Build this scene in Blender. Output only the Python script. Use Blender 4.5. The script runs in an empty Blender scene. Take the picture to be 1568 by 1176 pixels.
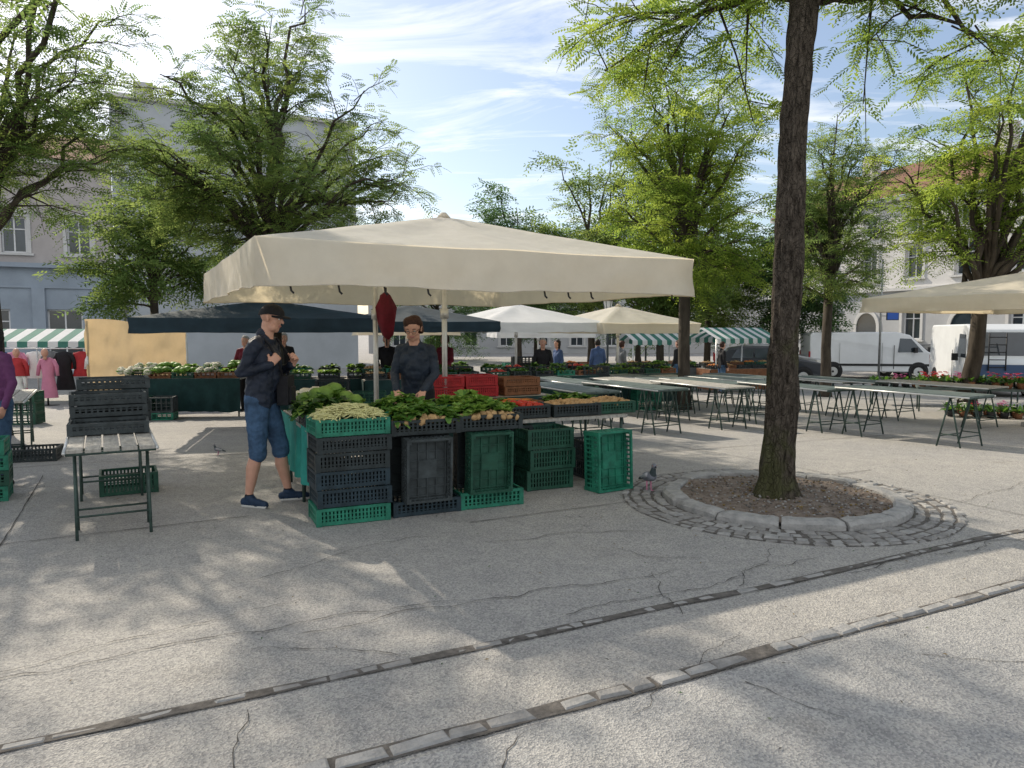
import bpy, math, random
import numpy as np
from mathutils import Vector, Matrix, Euler, noise as mnoise
R = random.Random(11)
scene = bpy.context.scene
COL = scene.collection
def gz(y):
    if y < 8.5: return 0.0
    return -0.035*(min(y, 26.0)-8.5)
rad = math.radians
A27 = rad(27); UX, UY = math.cos(A27), math.sin(A27)

# ------------------------------------------------------------ materials
def mat(name, col, rough=.8, var=.15, scale=6., bump=0., bscale=40., metal=0., trans=0., tcol=None, spec=.3, stretch=None, col2=None, detail=6, bdist=.02):
    m = bpy.data.materials.new(name); m.use_nodes = True
    nt = m.node_tree; N = nt.nodes; L = nt.links
    b = N['Principled BSDF']; out = N['Material Output']
    b.inputs['Roughness'].default_value = rough
    b.inputs['Metallic'].default_value = metal
    b.inputs['Specular IOR Level'].default_value = spec
    tc = N.new('ShaderNodeTexCoord'); mp = N.new('ShaderNodeMapping')
    L.new(tc.outputs['Object'], mp.inputs['Vector'])
    if stretch: mp.inputs['Scale'].default_value = stretch
    nz = N.new('ShaderNodeTexNoise'); nz.inputs['Scale'].default_value = scale; nz.inputs['Detail'].default_value = detail
    nz.inputs['Roughness'].default_value = .65
    L.new(mp.outputs[0], nz.inputs['Vector'])
    cr = N.new('ShaderNodeValToRGB')
    cr.color_ramp.elements[0].position = .32; cr.color_ramp.elements[1].position = .68
    c2 = col2 if col2 else [min(1, c*(1+var)) for c in col]
    c1 = [c*(1-var) for c in col] if not col2 else col
    cr.color_ramp.elements[0].color = (*c1, 1); cr.color_ramp.elements[1].color = (*c2, 1)
    L.new(nz.outputs['Fac'], cr.inputs['Fac']); L.new(cr.outputs['Color'], b.inputs['Base Color'])
    if bump > 0:
        n2 = N.new('ShaderNodeTexNoise'); n2.inputs['Scale'].default_value = bscale; n2.inputs['Detail'].default_value = 4
        L.new(mp.outputs[0], n2.inputs['Vector'])
        bp = N.new('ShaderNodeBump'); bp.inputs['Strength'].default_value = bump; bp.inputs['Distance'].default_value = bdist
        L.new(n2.outputs['Fac'], bp.inputs['Height']); L.new(bp.outputs['Normal'], b.inputs['Normal'])
    if trans > 0:
        t = N.new('ShaderNodeBsdfTranslucent'); t.inputs['Color'].default_value = (*(tcol or col), 1)
        mx = N.new('ShaderNodeMixShader'); mx.inputs[0].default_value = trans
        L.new(b.outputs[0], mx.inputs[1]); L.new(t.outputs[0], mx.inputs[2]); L.new(mx.outputs[0], out.inputs['Surface'])
    return m

def leafmat(name, ca, cb, tcol, trans=.5):
    m = bpy.data.materials.new(name); m.use_nodes = True
    nt = m.node_tree; N = nt.nodes; L = nt.links
    N.remove(N['Principled BSDF']); b = N.new('ShaderNodeBsdfDiffuse'); out = N['Material Output']
    at = N.new('ShaderNodeAttribute'); at.attribute_name = 'var'
    mx = N.new('ShaderNodeMix'); mx.data_type = 'RGBA'
    mx.inputs['A'].default_value = (*ca, 1); mx.inputs['B'].default_value = (*cb, 1)
    L.new(at.outputs['Fac'], mx.inputs['Factor']); L.new(mx.outputs['Result'], b.inputs['Color'])
    m2 = N.new('ShaderNodeMix'); m2.data_type = 'RGBA'
    m2.inputs['A'].default_value = (tcol[0]*.5, tcol[1]*.7, tcol[2], 1); m2.inputs['B'].default_value = (*tcol, 1)
    L.new(at.outputs['Fac'], m2.inputs['Factor'])
    t = N.new('ShaderNodeBsdfTranslucent'); L.new(m2.outputs['Result'], t.inputs['Color'])
    ms = N.new('ShaderNodeMixShader'); ms.inputs[0].default_value = trans
    L.new(b.outputs[0], ms.inputs[1]); L.new(t.outputs[0], ms.inputs[2]); L.new(ms.outputs[0], out.inputs['Surface'])
    return m

def barkmat(name, moss=True):
    m = bpy.data.materials.new(name); m.use_nodes = True
    nt = m.node_tree; N = nt.nodes; L = nt.links; b = N['Principled BSDF']
    b.inputs['Roughness'].default_value = .95; b.inputs['Specular IOR Level'].default_value = .15
    tc = N.new('ShaderNodeTexCoord'); mp = N.new('ShaderNodeMapping'); mp.inputs['Scale'].default_value = (1,1,.30); L.new(tc.outputs['Object'], mp.inputs[0])
    n1 = N.new('ShaderNodeTexNoise'); n1.inputs['Scale'].default_value = 26; n1.inputs['Detail'].default_value = 7; n1.inputs['Roughness'].default_value=.7; n1.inputs['Distortion'].default_value=.6; L.new(mp.outputs[0], n1.inputs['Vector'])
    v = N.new('ShaderNodeTexVoronoi'); v.feature='DISTANCE_TO_EDGE'; v.inputs['Scale'].default_value = 24
    ds = N.new('ShaderNodeTexNoise'); ds.inputs['Scale'].default_value=9; L.new(tc.outputs['Object'], ds.inputs['Vector'])
    vm = N.new('ShaderNodeVectorMath'); vm.operation='MULTIPLY_ADD'; vm.inputs[1].default_value=(.12,.12,.12); L.new(ds.outputs['Color'], vm.inputs[0]); L.new(mp.outputs[0], vm.inputs[2]); L.new(vm.outputs[0], v.inputs['Vector'])
    r = N.new('ShaderNodeValToRGB'); r.color_ramp.elements[0].position=.36; r.color_ramp.elements[1].position=.66
    r.color_ramp.elements[0].color=(.026,.021,.016,1); r.color_ramp.elements[1].color=(.13,.108,.088,1); L.new(n1.outputs['Fac'], r.inputs[0])
    n3 = N.new('ShaderNodeTexNoise'); n3.inputs['Scale'].default_value = 3.2; n3.inputs['Detail'].default_value = 5; L.new(tc.outputs['Object'], n3.inputs['Vector'])
    sp = N.new('ShaderNodeSeparateXYZ'); L.new(tc.outputs['Object'], sp.inputs[0])
    mr = N.new('ShaderNodeMapRange'); mr.inputs['From Min'].default_value=1.9; mr.inputs['From Max'].default_value=.2; mr.inputs['To Min'].default_value=-.12; mr.inputs['To Max'].default_value=.12; L.new(sp.outputs['Z'], mr.inputs['Value'])
    ad = N.new('ShaderNodeMath'); L.new(n3.outputs['Fac'], ad.inputs[0]); L.new(mr.outputs[0], ad.inputs[1])
    r2 = N.new('ShaderNodeValToRGB'); r2.color_ramp.elements[0].position=.54; r2.color_ramp.elements[1].position=.68; L.new(ad.outputs[0], r2.inputs[0])
    mx = N.new('ShaderNodeMix'); mx.data_type='RGBA'; mx.inputs['B'].default_value=(.085,.095,.035,1); L.new(r.outputs[0], mx.inputs['A'])
    mf = N.new('ShaderNodeMath'); mf.operation='MULTIPLY'; mf.inputs[1].default_value=.6 if moss else 0; L.new(r2.outputs[0], mf.inputs[0]); L.new(mf.outputs[0], mx.inputs['Factor']); L.new(mx.outputs['Result'], b.inputs['Base Color'])
    hs = N.new('ShaderNodeMath'); hs.operation='MINIMUM'; hs.inputs[1].default_value=.12; L.new(v.outputs['Distance'], hs.inputs[0])
    ml = N.new('ShaderNodeMath'); ml.operation='MULTIPLY'; ml.inputs[1].default_value=4; L.new(hs.outputs[0], ml.inputs[0])
    a2 = N.new('ShaderNodeMath'); L.new(ml.outputs[0], a2.inputs[0]); L.new(n1.outputs['Fac'], a2.inputs[1])
    bp = N.new('ShaderNodeBump'); bp.inputs['Strength'].default_value=1; bp.inputs['Distance'].default_value=.03; L.new(a2.outputs[0], bp.inputs['Height']); L.new(bp.outputs['Normal'], b.inputs['Normal'])
    return m

M = {}
M['white_canvas'] = mat('white_canvas', (.74,.72,.66), .85, .08, 3.5, .5, 5, trans=.42, tcol=(.90,.78,.54), bdist=.03)
M['cream_canvas'] = mat('cream_canvas', (.74,.68,.55), .85, .08, 2.5, .4, 5, trans=.38, tcol=(.88,.76,.54), bdist=.03)
M['pure_canvas'] = mat('pure_canvas', (.78,.79,.80), .85, .05, 3, .3, 6, trans=.32, tcol=(.80,.82,.84))
M['navy_canvas'] = mat('navy_canvas', (.018,.036,.050), .8, .25, 3, .3, 8, trans=.12, tcol=(.03,.07,.10))
M['tan_tarp'] = mat('tan_tarp', (.56,.43,.26), .8, .14, 2, .6, 5, trans=.30, tcol=(.75,.56,.32))
M['green_stripe'] = mat('green_stripe', (.07,.22,.18), .8, .1, trans=.25, tcol=(.09,.27,.21))
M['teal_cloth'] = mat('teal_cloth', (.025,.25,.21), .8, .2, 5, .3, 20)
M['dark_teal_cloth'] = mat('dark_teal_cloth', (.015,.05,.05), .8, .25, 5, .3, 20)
M['crate_green'] = mat('crate_green', (.020,.165,.105), .5, .4, 9, .1, 60)
M['crate_dkgreen'] = mat('crate_dkgreen', (.016,.070,.045), .5, .35, 9, .1, 60)
M['crate_dark'] = mat('crate_dark', (.022,.030,.032), .5, .4, 9, .1, 60)
M['crate_navy'] = mat('crate_navy', (.018,.034,.045), .5, .4, 9, .1, 60)
M['crate_grey'] = mat('crate_grey', (.045,.055,.058), .6, .4, 9, .1, 60)
M['crate_red'] = mat('crate_red', (.36,.02,.025), .5, .25, 9)
M['crate_wood'] = mat('crate_wood', (.20,.09,.045), .8, .3, 12)
M['steel'] = mat('steel', (.33,.34,.33), .45, .2, 12, metal=.7)
M['steel_green'] = mat('steel_green', (.05,.08,.07), .55, .35, 15, metal=.2)
M['alu'] = mat('alu', (.58,.59,.58), .4, .1, 12, metal=.5)
M['tabletop'] = mat('tabletop', (.36,.345,.31), .7, .3, 9, .3, 30, stretch=(4,1,1))
M['tabletop_green'] = mat('tabletop_green', (.10,.13,.125), .6, .3, 8, .1, 40)
M['bark'] = barkmat('bark'); M['bark_far'] = mat('bark_far', (.035,.028,.022), .95, .4, 9, .8, 14, stretch=(1,1,.3), col2=(.085,.07,.055))
M['stone'] = mat('stone', (.24,.24,.235), .85, .25, 11, .6, 50, col2=(.40,.39,.375))
M['stone_dark'] = mat('stone_dark', (.19,.185,.18), .88, .35, 11, .6, 50, col2=(.32,.31,.295))
M['mortar'] = mat('mortar', (.12,.11,.10), .95, .4, 20, .5, 60)
M['soil'] = mat('soil', (.12,.09,.07), .95, .5, 14, 1., 45, col2=(.27,.225,.19))
M['crack'] = mat('crack', (.075,.07,.065), .95, .4, 20)
M['skin'] = mat('skin', (.56,.31,.225), .5, .08, 14)
M['lip'] = mat('lip', (.45,.19,.16), .5, .05)
M['hair_brown'] = mat('hair_brown', (.045,.018,.011), .6, .4, 60, .5, 90)
M['hair_dark'] = mat('hair_dark', (.015,.012,.010), .6, .4, 60, .5, 90)
M['hair_grey'] = mat('hair_grey', (.3,.29,.27), .6, .4, 60, .5, 90)
M['jacket_navy'] = mat('jacket_navy', (.014,.020,.036), .6, .35, 6, .6, 14)
M['jacket_blue'] = mat('jacket_blue', (.020,.030,.048), .65, .3, 6, .6, 14)
M['denim'] = mat('denim', (.045,.090,.165), .85, .45, 8, .6, 22)
M['cloth_black'] = mat('cloth_black', (.014,.014,.017), .8, .3, 6, .3, 20)
M['cloth_red'] = mat('cloth_red', (.36,.03,.035), .8, .2, 6, .3, 20)
M['cloth_maroon'] = mat('cloth_maroon', (.13,.008,.020), .7, .3, 6, .3, 20)
M['cloth_white'] = mat('cloth_white', (.72,.72,.70), .8, .08, 6, .3, 20)
M['cloth_pink'] = mat('cloth_pink', (.52,.20,.30), .8, .1, 6, .3, 20)
M['cloth_purple'] = mat('cloth_purple', (.13,.04,.12), .8, .2, 6, .3, 20)
M['cloth_blue'] = mat('cloth_blue', (.05,.09,.20), .8, .2, 6, .3, 20)
M['cloth_grey'] = mat('cloth_grey', (.14,.15,.16), .8, .2, 6, .3, 20)
M['shoe'] = mat('shoe', (.015,.035,.075), .6, .3, 30)
M['sole'] = mat('sole', (.6,.6,.58), .6, .1)
M['eye_white'] = mat('eye_white', (.7,.68,.65), .3, .02)
M['eye_dark'] = mat('eye_dark', (.02,.012,.01), .2, .02)
M['bean'] = mat('bean', (.55,.53,.25), .5, .25, 30)
M['potato'] = mat('potato', (.42,.27,.13), .8, .25, 14, .2, 60)
M['greens'] = mat('greens', (.08,.19,.035), .5, .5, 14, trans=.25, tcol=(.2,.4,.05))
M['greens_dk'] = mat('greens_dk', (.03,.085,.022), .5, .5, 14, trans=.2, tcol=(.1,.22,.03))
M['lettuce'] = mat('lettuce', (.20,.34,.07), .5, .35, 14, trans=.3, tcol=(.4,.6,.12))
M['cauli'] = mat('cauli', (.66,.63,.50), .8, .1, 30, .8, 60)
M['carrot'] = mat('carrot', (.55,.18,.03), .6, .15)
M['tomato'] = mat('tomato', (.42,.03,.015), .3, .15)
M['van_white'] = mat('van_white', (.70,.72,.73), .35, .05, 2, spec=.5)
M['glass'] = mat('glass', (.03,.04,.05), .08, .3, 1, spec=.8)
M['rubber'] = mat('rubber', (.018,.018,.018), .8, .2)
M['black_plastic'] = mat('black_plastic', (.025,.025,.027), .6, .2)
M['car_orange'] = mat('car_orange', (.50,.17,.04), .35, .05, spec=.5)
M['car_dark'] = mat('car_dark', (.035,.04,.05), .3, .05, spec=.5)
M['car_silver'] = mat('car_silver', (.35,.36,.37), .3, .05, metal=.4, spec=.5)
M['car_blue'] = mat('car_blue', (.03,.07,.16), .3, .05, spec=.5)
M['plaster_white'] = mat('plaster_white', (.60,.59,.575), .9, .09, .8, .1, 30)
M['plaster_grey'] = mat('plaster_grey', (.40,.41,.42), .9, .10, .6, .1, 30)
M['plaster_ltblue'] = mat('plaster_ltblue', (.40,.43,.46), .9, .12, .5, .1, 30)
M['plaster_blue'] = mat('plaster_blue', (.30,.35,.41), .9, .14, .6, .1, 30)
M['plaster_pink'] = mat('plaster_pink', (.42,.39,.38), .9, .12, .8, .1, 30)
M['trim'] = mat('trim', (.54,.54,.53), .8, .08, 2)
M['win_frame'] = mat('win_frame', (.68,.69,.70), .6, .04)
M['roof_tile'] = mat('roof_tile', (.19,.095,.068), .9, .35, 4, .8, 12)
M['lamp_dark'] = mat('lamp_dark', (.04,.05,.05), .5, .2)
M['lamp_glass'] = mat('lamp_glass', (.75,.74,.70), .3, .05)
M['sign_blue'] = mat('sign_blue', (.03,.10,.40), .5, .05)
M['pigeon_grey'] = mat('pigeon_grey', (.16,.17,.20), .6, .25, 30)
M['pigeon_dark'] = mat('pigeon_dark', (.04,.055,.06), .4, .3, 30)
M['pigeon_pale'] = mat('pigeon_pale', (.38,.39,.42), .6, .2, 30)
M['fl_red'] = mat('fl_red', (.55,.03,.05), .6, .2, trans=.3, tcol=(.7,.05,.05))
M['fl_pink'] = mat('fl_pink', (.58,.16,.34), .6, .2, trans=.3, tcol=(.8,.2,.5))
M['fl_white'] = mat('fl_white', (.78,.78,.74), .6, .05, trans=.3, tcol=(.8,.8,.8))
M['dry_leaf'] = mat('dry_leaf', (.16,.11,.04), .8, .4, 6)
M['leaf_mid'] = leafmat('leaf_mid', (.040,.080,.025), (.095,.145,.045), (.42,.50,.12), .5)
M['leaf_bright'] = leafmat('leaf_bright', (.045,.095,.02), (.11,.17,.03), (.52,.60,.09), .55)
M['leaf_dark'] = leafmat('leaf_dark', (.03,.065,.028), (.065,.12,.045), (.26,.38,.12), .45)

def ground_mat(name, base, warm):
    m = bpy.data.materials.new(name); m.use_nodes = True
    nt = m.node_tree; N = nt.nodes; L = nt.links; b = N['Principled BSDF']
    b.inputs['Roughness'].default_value = .85; b.inputs['Specular IOR Level'].default_value = .25
    tc = N.new('ShaderNodeTexCoord')
    def nz(s, d=5, r=.6):
        n = N.new('ShaderNodeTexNoise'); n.inputs['Scale'].default_value = s; n.inputs['Detail'].default_value = d; n.inputs['Roughness'].default_value = r
        L.new(tc.outputs['Object'], n.inputs['Vector']); return n
    def ramp(src, p0, p1, c0, c1):
        r = N.new('ShaderNodeValToRGB'); r.color_ramp.elements[0].position = p0; r.color_ramp.elements[1].position = p1
        r.color_ramp.elements[0].color = (*c0, 1); r.color_ramp.elements[1].color = (*c1, 1); L.new(src, r.inputs['Fac']); return r
    def mul(a, bb, f=1):
        x = N.new('ShaderNodeMix'); x.data_type = 'RGBA'; x.blend_type = 'MULTIPLY'; x.inputs['Factor'].default_value = f
        L.new(a, x.inputs['A']); L.new(bb, x.inputs['B']); return x.outputs['Result']
    r1 = ramp(nz(.55, 6).outputs['Fac'], .3, .7, base, warm)
    r2 = ramp(nz(4.2, 8, .75).outputs['Fac'], .30, .64, (.84,.84,.85), (1.05,1.045,1.03))
    v = N.new('ShaderNodeTexVoronoi'); v.inputs['Scale'].default_value = 110; L.new(tc.outputs['Object'], v.inputs['Vector'])
    r3 = ramp(v.outputs['Color'], .15, .8, (.62,.62,.63), (1.3,1.28,1.23))
    r4 = ramp(nz(1.1, 4, .6).outputs['Fac'], .60, .76, (1,1,1), (.66,.65,.64))
    v2 = N.new('ShaderNodeTexVoronoi'); v2.inputs['Scale'].default_value = 4.5; v2.inputs['Randomness'].default_value = 1; L.new(tc.outputs['Object'], v2.inputs['Vector'])
    r5 = ramp(v2.outputs['Distance'], .028, .05, (.55,.54,.52), (1,1,1))
    c = mul(r1.outputs[0], r2.outputs[0]); c = mul(c, r3.outputs[0], .8); c = mul(c, r4.outputs[0], .75); c = mul(c, r5.outputs[0], .5)
    L.new(c, b.inputs['Base Color'])
    bp = N.new('ShaderNodeBump'); bp.inputs['Strength'].default_value = .8; bp.inputs['Distance'].default_value = .006
    L.new(v.outputs['Distance'], bp.inputs['Height'])
    bp2 = N.new('ShaderNodeBump'); bp2.inputs['Strength'].default_value = .4; bp2.inputs['Distance'].default_value = .03
    L.new(nz(9, 6).outputs['Fac'], bp2.inputs['Height']); L.new(bp.outputs['Normal'], bp2.inputs['Normal']); L.new(bp2.outputs['Normal'], b.inputs['Normal'])
    return m
M['asphalt'] = ground_mat('asphalt', (.325,.322,.318), (.395,.382,.362))
M['pavement'] = ground_mat('pavement', (.33,.333,.338), (.385,.381,.371))

# ------------------------------------------------------------ mesh builder
class MB:
    def __init__(s): s.V=[]; s.F=[]; s.I=[]; s.mats=[]; s.S=[]
    def mi(s, m):
        if m not in s.mats: s.mats.append(m)
        return s.mats.index(m)
    def add(s, vs, fs, m, smooth=False):
        o=len(s.V); s.V.extend([tuple(v) for v in vs]); k=s.mi(m)
        for f in fs: s.F.append([i+o for i in f]); s.I.append(k); s.S.append(smooth)
    def box(s, c, size, m, T=None, rz=0, taper=1.0):
        x,y,z=[q/2 for q in size]; c=Vector(c)
        vs=[Vector((a*x*(taper if d>0 else 1),b*y*(taper if d>0 else 1),d*z)) for d in (-1,1) for b in (-1,1) for a in (-1,1)]
        if rz:
            q=Matrix.Rotation(rz,3,'Z'); vs=[q@v for v in vs]
        vs=[v+c for v in vs]
        if T is not None: vs=[T@v for v in vs]
        s.add(vs,[(0,2,3,1),(4,5,7,6),(0,1,5,4),(2,6,7,3),(0,4,6,2),(1,3,7,5)],m)
    def tube(s, pts, radii, m, n=8, T=None, jit=0, seed=0, smooth=True, flat=1.0):
        pts=[Vector(p) for p in pts]; k=len(pts)
        if not hasattr(radii,'__len__'): radii=[radii]*k
        vs=[]; ref=Vector((0,0,1))
        t0=(pts[1]-pts[0]).normalized()
        if abs(t0.z)>.9: ref=Vector((1,0,0))
        a=t0.cross(ref).normalized()
        for i,p in enumerate(pts):
            t=(pts[min(i+1,k-1)]-pts[max(i-1,0)])
            t=t.normalized() if t.length>1e-9 else t0
            a=(a-t*a.dot(t)); a=a.normalized() if a.length>1e-6 else t.orthogonal().normalized()
            b=t.cross(a)
            for j in range(n):
                th=2*math.pi*j/n; r=radii[i]
                q=p+(a*math.cos(th)+b*math.sin(th)*flat)*r
                if jit:
                    r2=1+jit*mnoise.noise(Vector((math.cos(th)*2.2+seed,math.sin(th)*2.2,q.z*1.6+seed)))*1.3+jit*.6*mnoise.noise(Vector((math.cos(th)*6+seed,math.sin(th)*6,q.z*5)))
                    q=p+(q-p)*r2
                vs.append(q)
        fs=[]
        for i in range(k-1):
            for j in range(n):
                fs.append((i*n+j,i*n+(j+1)%n,(i+1)*n+(j+1)%n,(i+1)*n+j))
        fs.append(tuple(range(n-1,-1,-1))); fs.append(tuple((k-1)*n+j for j in range(n)))
        if T is not None: vs=[T@v for v in vs]
        s.add(vs,fs,m,smooth)
    def ell(s, c, r, m, n=10, k=7, T=None, Rm=None, jit=0, seed=0):
        c=Vector(c); vs=[]; fs=[]
        if not hasattr(r,'__len__'): r=(r,r,r)
        for i in range(1,k):
            ph=math.pi*i/k
            for j in range(n):
                th=2*math.pi*j/n
                v=Vector((math.sin(ph)*math.cos(th),math.sin(ph)*math.sin(th),math.cos(ph)))
                if jit: v=v*(1+jit*mnoise.noise(v*2.5+Vector((seed,seed*.7,0))))
                vs.append(Vector((v.x*r[0],v.y*r[1],v.z*r[2])))
        vs.append(Vector((0,0,r[2]))); vs.append(Vector((0,0,-r[2])))
        for i in range(k-2):
            for j in range(n):
                fs.append((i*n+j,(i+1)*n+j,(i+1)*n+(j+1)%n,i*n+(j+1)%n))
        t=len(vs)-2
        for j in range(n):
            fs.append((t,j,(j+1)%n)); fs.append((t+1,(k-2)*n+(j+1)%n,(k-2)*n+j))
        if Rm is not None: vs=[Rm@v for v in vs]
        vs=[v+c for v in vs]
        if T is not None: vs=[T@v for v in vs]
        s.add(vs,fs,m,True)
    def obj(s, name, loc=(0,0,0), rz=0, parent=None, bevel=0):
        me=bpy.data.meshes.new(name); me.from_pydata(s.V,[],s.F)
        for m in s.mats: me.materials.append(M[m])
        me.polygons.foreach_set('material_index', s.I); me.polygons.foreach_set('use_smooth', s.S)
        me.update(); o=bpy.data.objects.new(name,me); COL.objects.link(o)
        o.location=loc; o.rotation_euler=(0,0,rz)
        if parent: o.parent=parent
        if bevel:
            b=o.modifiers.new('bev','BEVEL'); b.width=bevel; b.segments=2; b.limit_method='ANGLE'; b.angle_limit=rad(35)
        return o
def empty(name, loc=(0,0,0), rz=0):
    e=bpy.data.objects.new(name,None); COL.objects.link(e); e.location=loc; e.rotation_euler=(0,0,rz); e.empty_display_size=.2; return e
def TM(loc, rz=0, rx=0, ry=0):
    return Matrix.Translation(loc)@Euler((rx,ry,rz)).to_matrix().to_4x4()

# ------------------------------------------------------------ ground
xs=np.concatenate([[-900,-300,-120],np.arange(-60,61,3),[120,300,900]])
ys=np.concatenate([[-300,-60,-20],np.arange(-8,8,2),np.arange(8,40,.5),[45,60,90,150,300,900]])
V=[(x,y,gz(y)) for y in ys for x in xs]; nx=len(xs)
F=[(j*nx+i,j*nx+i+1,(j+1)*nx+i+1,(j+1)*nx+i) for j in range(len(ys)-1) for i in range(nx-1)]
g=MB(); g.add(V,F,'asphalt'); g.obj('market_square_ground')

def stone(mb,cx,cy,lx,ly,h,rz,m,z0=-.03,inset=.013):
    q=Matrix.Rotation(rz,3,'Z'); vs=[]
    j=lambda a:R.uniform(-a,a)
    cor=[(-lx/2+j(.012),-ly/2+j(.009)),(lx/2+j(.012),-ly/2+j(.009)),(lx/2+j(.012),ly/2+j(.009)),(-lx/2+j(.012),ly/2+j(.009))]
    tilt=(j(.03),j(.05))
    for z,ins in ((z0,0),(h-.010,.002),(h,inset)):
        for (x,y) in cor:
            x2=x-math.copysign(ins,x); y2=y-math.copysign(ins,y)
            v=q@Vector((x2,y2,0)); zz=z+(tilt[0]*x2+tilt[1]*y2 if z>0 or z==h-.010 else 0)
            vs.append((cx+v.x,cy+v.y,zz))
    fs=[(8,9,10,11)]
    for a in (0,4):
        for i in range(4): fs.append((a+i,a+(i+1)%4,a+4+(i+1)%4,a+4+i))
    mb.add(vs,fs,m)
def ribbon(mb,pts,w,z,m):
    n=len(pts); vs=[]
    for i,p in enumerate(pts):
        a=Vector(pts[max(i-1,0)]); b=Vector(pts[min(i+1,n-1)]); t=(b-a).normalized(); nrm=Vector((-t.y,t.x))
        ww=w[i] if hasattr(w,'__len__') else w
        for sg in (-1,1): vs.append((p[0]+nrm.x*ww*sg/2,p[1]+nrm.y*ww*sg/2,z+gz(p[1])))
    mb.add(vs,[(2*i,2*i+1,2*i+3,2*i+2) for i in range(n-1)],m)
def settline(name,p0,w,lmin,lmax,h,a0,a1,m,extra=.008,miss=.05,ck=.010):
    mb=MB(); T=np.arange(a0,a1+.05,.05); off_=lambda t:mnoise.noise(Vector((t*.8,p0[1],0)))*.035
    ribbon(mb,[(p0[0]+UX*t-UY*off_(t),p0[1]+UY*t+UX*off_(t)) for t in T],[w+extra+.03*mnoise.noise(Vector((t*3,2,0))) for t in T],.006,'mortar')
    ribbon(mb,[(p0[0]+UX*t-UY*off_(t)+UY*(w/2+.006),p0[1]+UY*t+UX*off_(t)-UX*(w/2+.006)) for t in T],[max(.002,ck*.6+ck*2.4*mnoise.noise(Vector((t*2.2,7,0)))+ck*1.2*mnoise.noise(Vector((t*9,3,0)))) for t in T],.0095,'crack')
    t=a0
    while t<a1:
        l=R.uniform(lmin,lmax); off=off_(t+l/2)
        hh=h+R.uniform(-.007,.004)
        if R.random()>miss:
            stone(mb,p0[0]+UX*(t+l/2)-UY*off,p0[1]+UY*(t+l/2)+UX*off,l-R.uniform(.005,.014),w*R.uniform(.72,1.02),hh,A27+R.uniform(-.06,.06),m if R.random()<.7 else 'stone_dark')
        t+=l
    return mb.obj(name)
settline('sett_drain_line',(-.144,3.60),.058,.07,.19,.010,-7,4.8,'stone',miss=.10,ck=.006)
settline('stone_kerb_line',(.79,3.30),.092,.10,.24,.018,-8,9,'stone',ck=.012)
pv=MB(); nrm=(UY,-UX); p=(.79+nrm[0]*.075,3.30+nrm[1]*.075)
pv.add([(p[0]-UX*12,p[1]-UY*12,.004),(p[0]-UX*12+nrm[0]*9,p[1]-UY*12+nrm[1]*9,.004),(p[0]+UX*9+nrm[0]*9,p[1]+UY*9+nrm[1]*9,.004),(p[0]+UX*9,p[1]+UY*9,.004)],[(0,1,2,3)],'pavement')
pv.obj('pavement')
ck=MB()
def wander(p0,ang,L,seed,amp=.09):
    pts=[];x,y=p0; n=int(L/.05)
    for i in range(n):
        pts.append((x,y)); d=amp*14*mnoise.noise(Vector((i*.16,seed,0)))+R.uniform(-.4,.4)
        x+=math.cos(ang+d)*.05; y+=math.sin(ang+d)*.05
    return pts
def crack(p0,ang,L,seed,w=.009,amp=.06):
    pts=wander(p0,ang,L,seed,amp); ws=[w*R.uniform(.3,1.2)*min(1,(len(pts)-i)/8+.2) for i in range(len(pts))]
    ribbon(ck,pts,ws,.0085,'crack')
crack((-3.4,2.75),A27,3.6,1,.008); crack((-1.1,3.75),A27*.9,2.6,2,.008); crack((.3,4.0),A27*1.15,2.3,3,.008)
crack((1.4,4.45),A27+.5,1.2,4,.006); crack((.95,4.0),A27+1.2,.8,5,.006); crack((-.5,3.5),A27+2.6,.9,6,.007)
crack((2.2,4.7),A27*.9,3.2,7,.008); crack((1.05,3.22),A27-1.1,.5,8,.007); crack((3.1,4.2),A27-1.4,.7,9,.008)
crack((-2.6,3.2),A27+.2,1.9,10,.006); crack((.5,2.95),A27+.35,1.2,12,.005); crack((-.1,2.45),A27+.6,.6,13,.006)
crack((-1.0,2.55),A27+1.3,.5,15,.008); crack((3.8,6.4),A27+.1,3.,16,.007); crack((-.2,5.4),A27-.2,1.5,17,.007)
crack((1.3,5.0),A27+2.2,.8,18,.006); crack((2.0,3.5),A27-.6,.9,19,.006); crack((-1.6,4.6),A27+.3,1.6,20,.006)
def joint(p0,L,w,ang=A27):
    n=int(L/.1); ribbon(ck,[(p0[0]+math.cos(ang)*.1*i+R.uniform(-.004,.004),p0[1]+math.sin(ang)*.1*i+R.uniform(-.004,.004)) for i in range(n)],[w*R.uniform(.6,1.2) for i in range(n)],.0085,'crack')
joint((-9,6.6),8,.012); joint((-.35,5.95),5,.010); joint((-6.73,3.76),5.2,.012,rad(28)); joint((-3.73,5.28),3,.010,A27+math.pi/2)
joint((1.2,9.2),9,.012); joint((4.8,5.3),6,.010,A27+math.pi/2)
ck.obj('asphalt_cracks')
fl=MB()
for i in range(520):
    x=R.uniform(-6,7); y=R.uniform(2.3,11); s=R.uniform(.005,.015); a=R.uniform(0,6.28)
    if R.random()<.5: x,y=2.5+R.gauss(0,1.6),6.3+R.gauss(0,1.2)
    zz=gz(y)+.02 if (x-2.5)**2+(y-6.75)**2<2.2 else gz(y)+.008
    c,sn=math.cos(a)*s,math.sin(a)*s
    fl.add([(x-c,y-sn,zz),(x+sn*.4,y-c*.4,zz+.004),(x+c,y+sn,zz+.002),(x-sn*.4,y+c*.4,zz+.005)],[(0,1,2,3)],R.choice(['dry_leaf','dry_leaf','greens_dk','crack']))
fl.obj('fallen_leaves')

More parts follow.
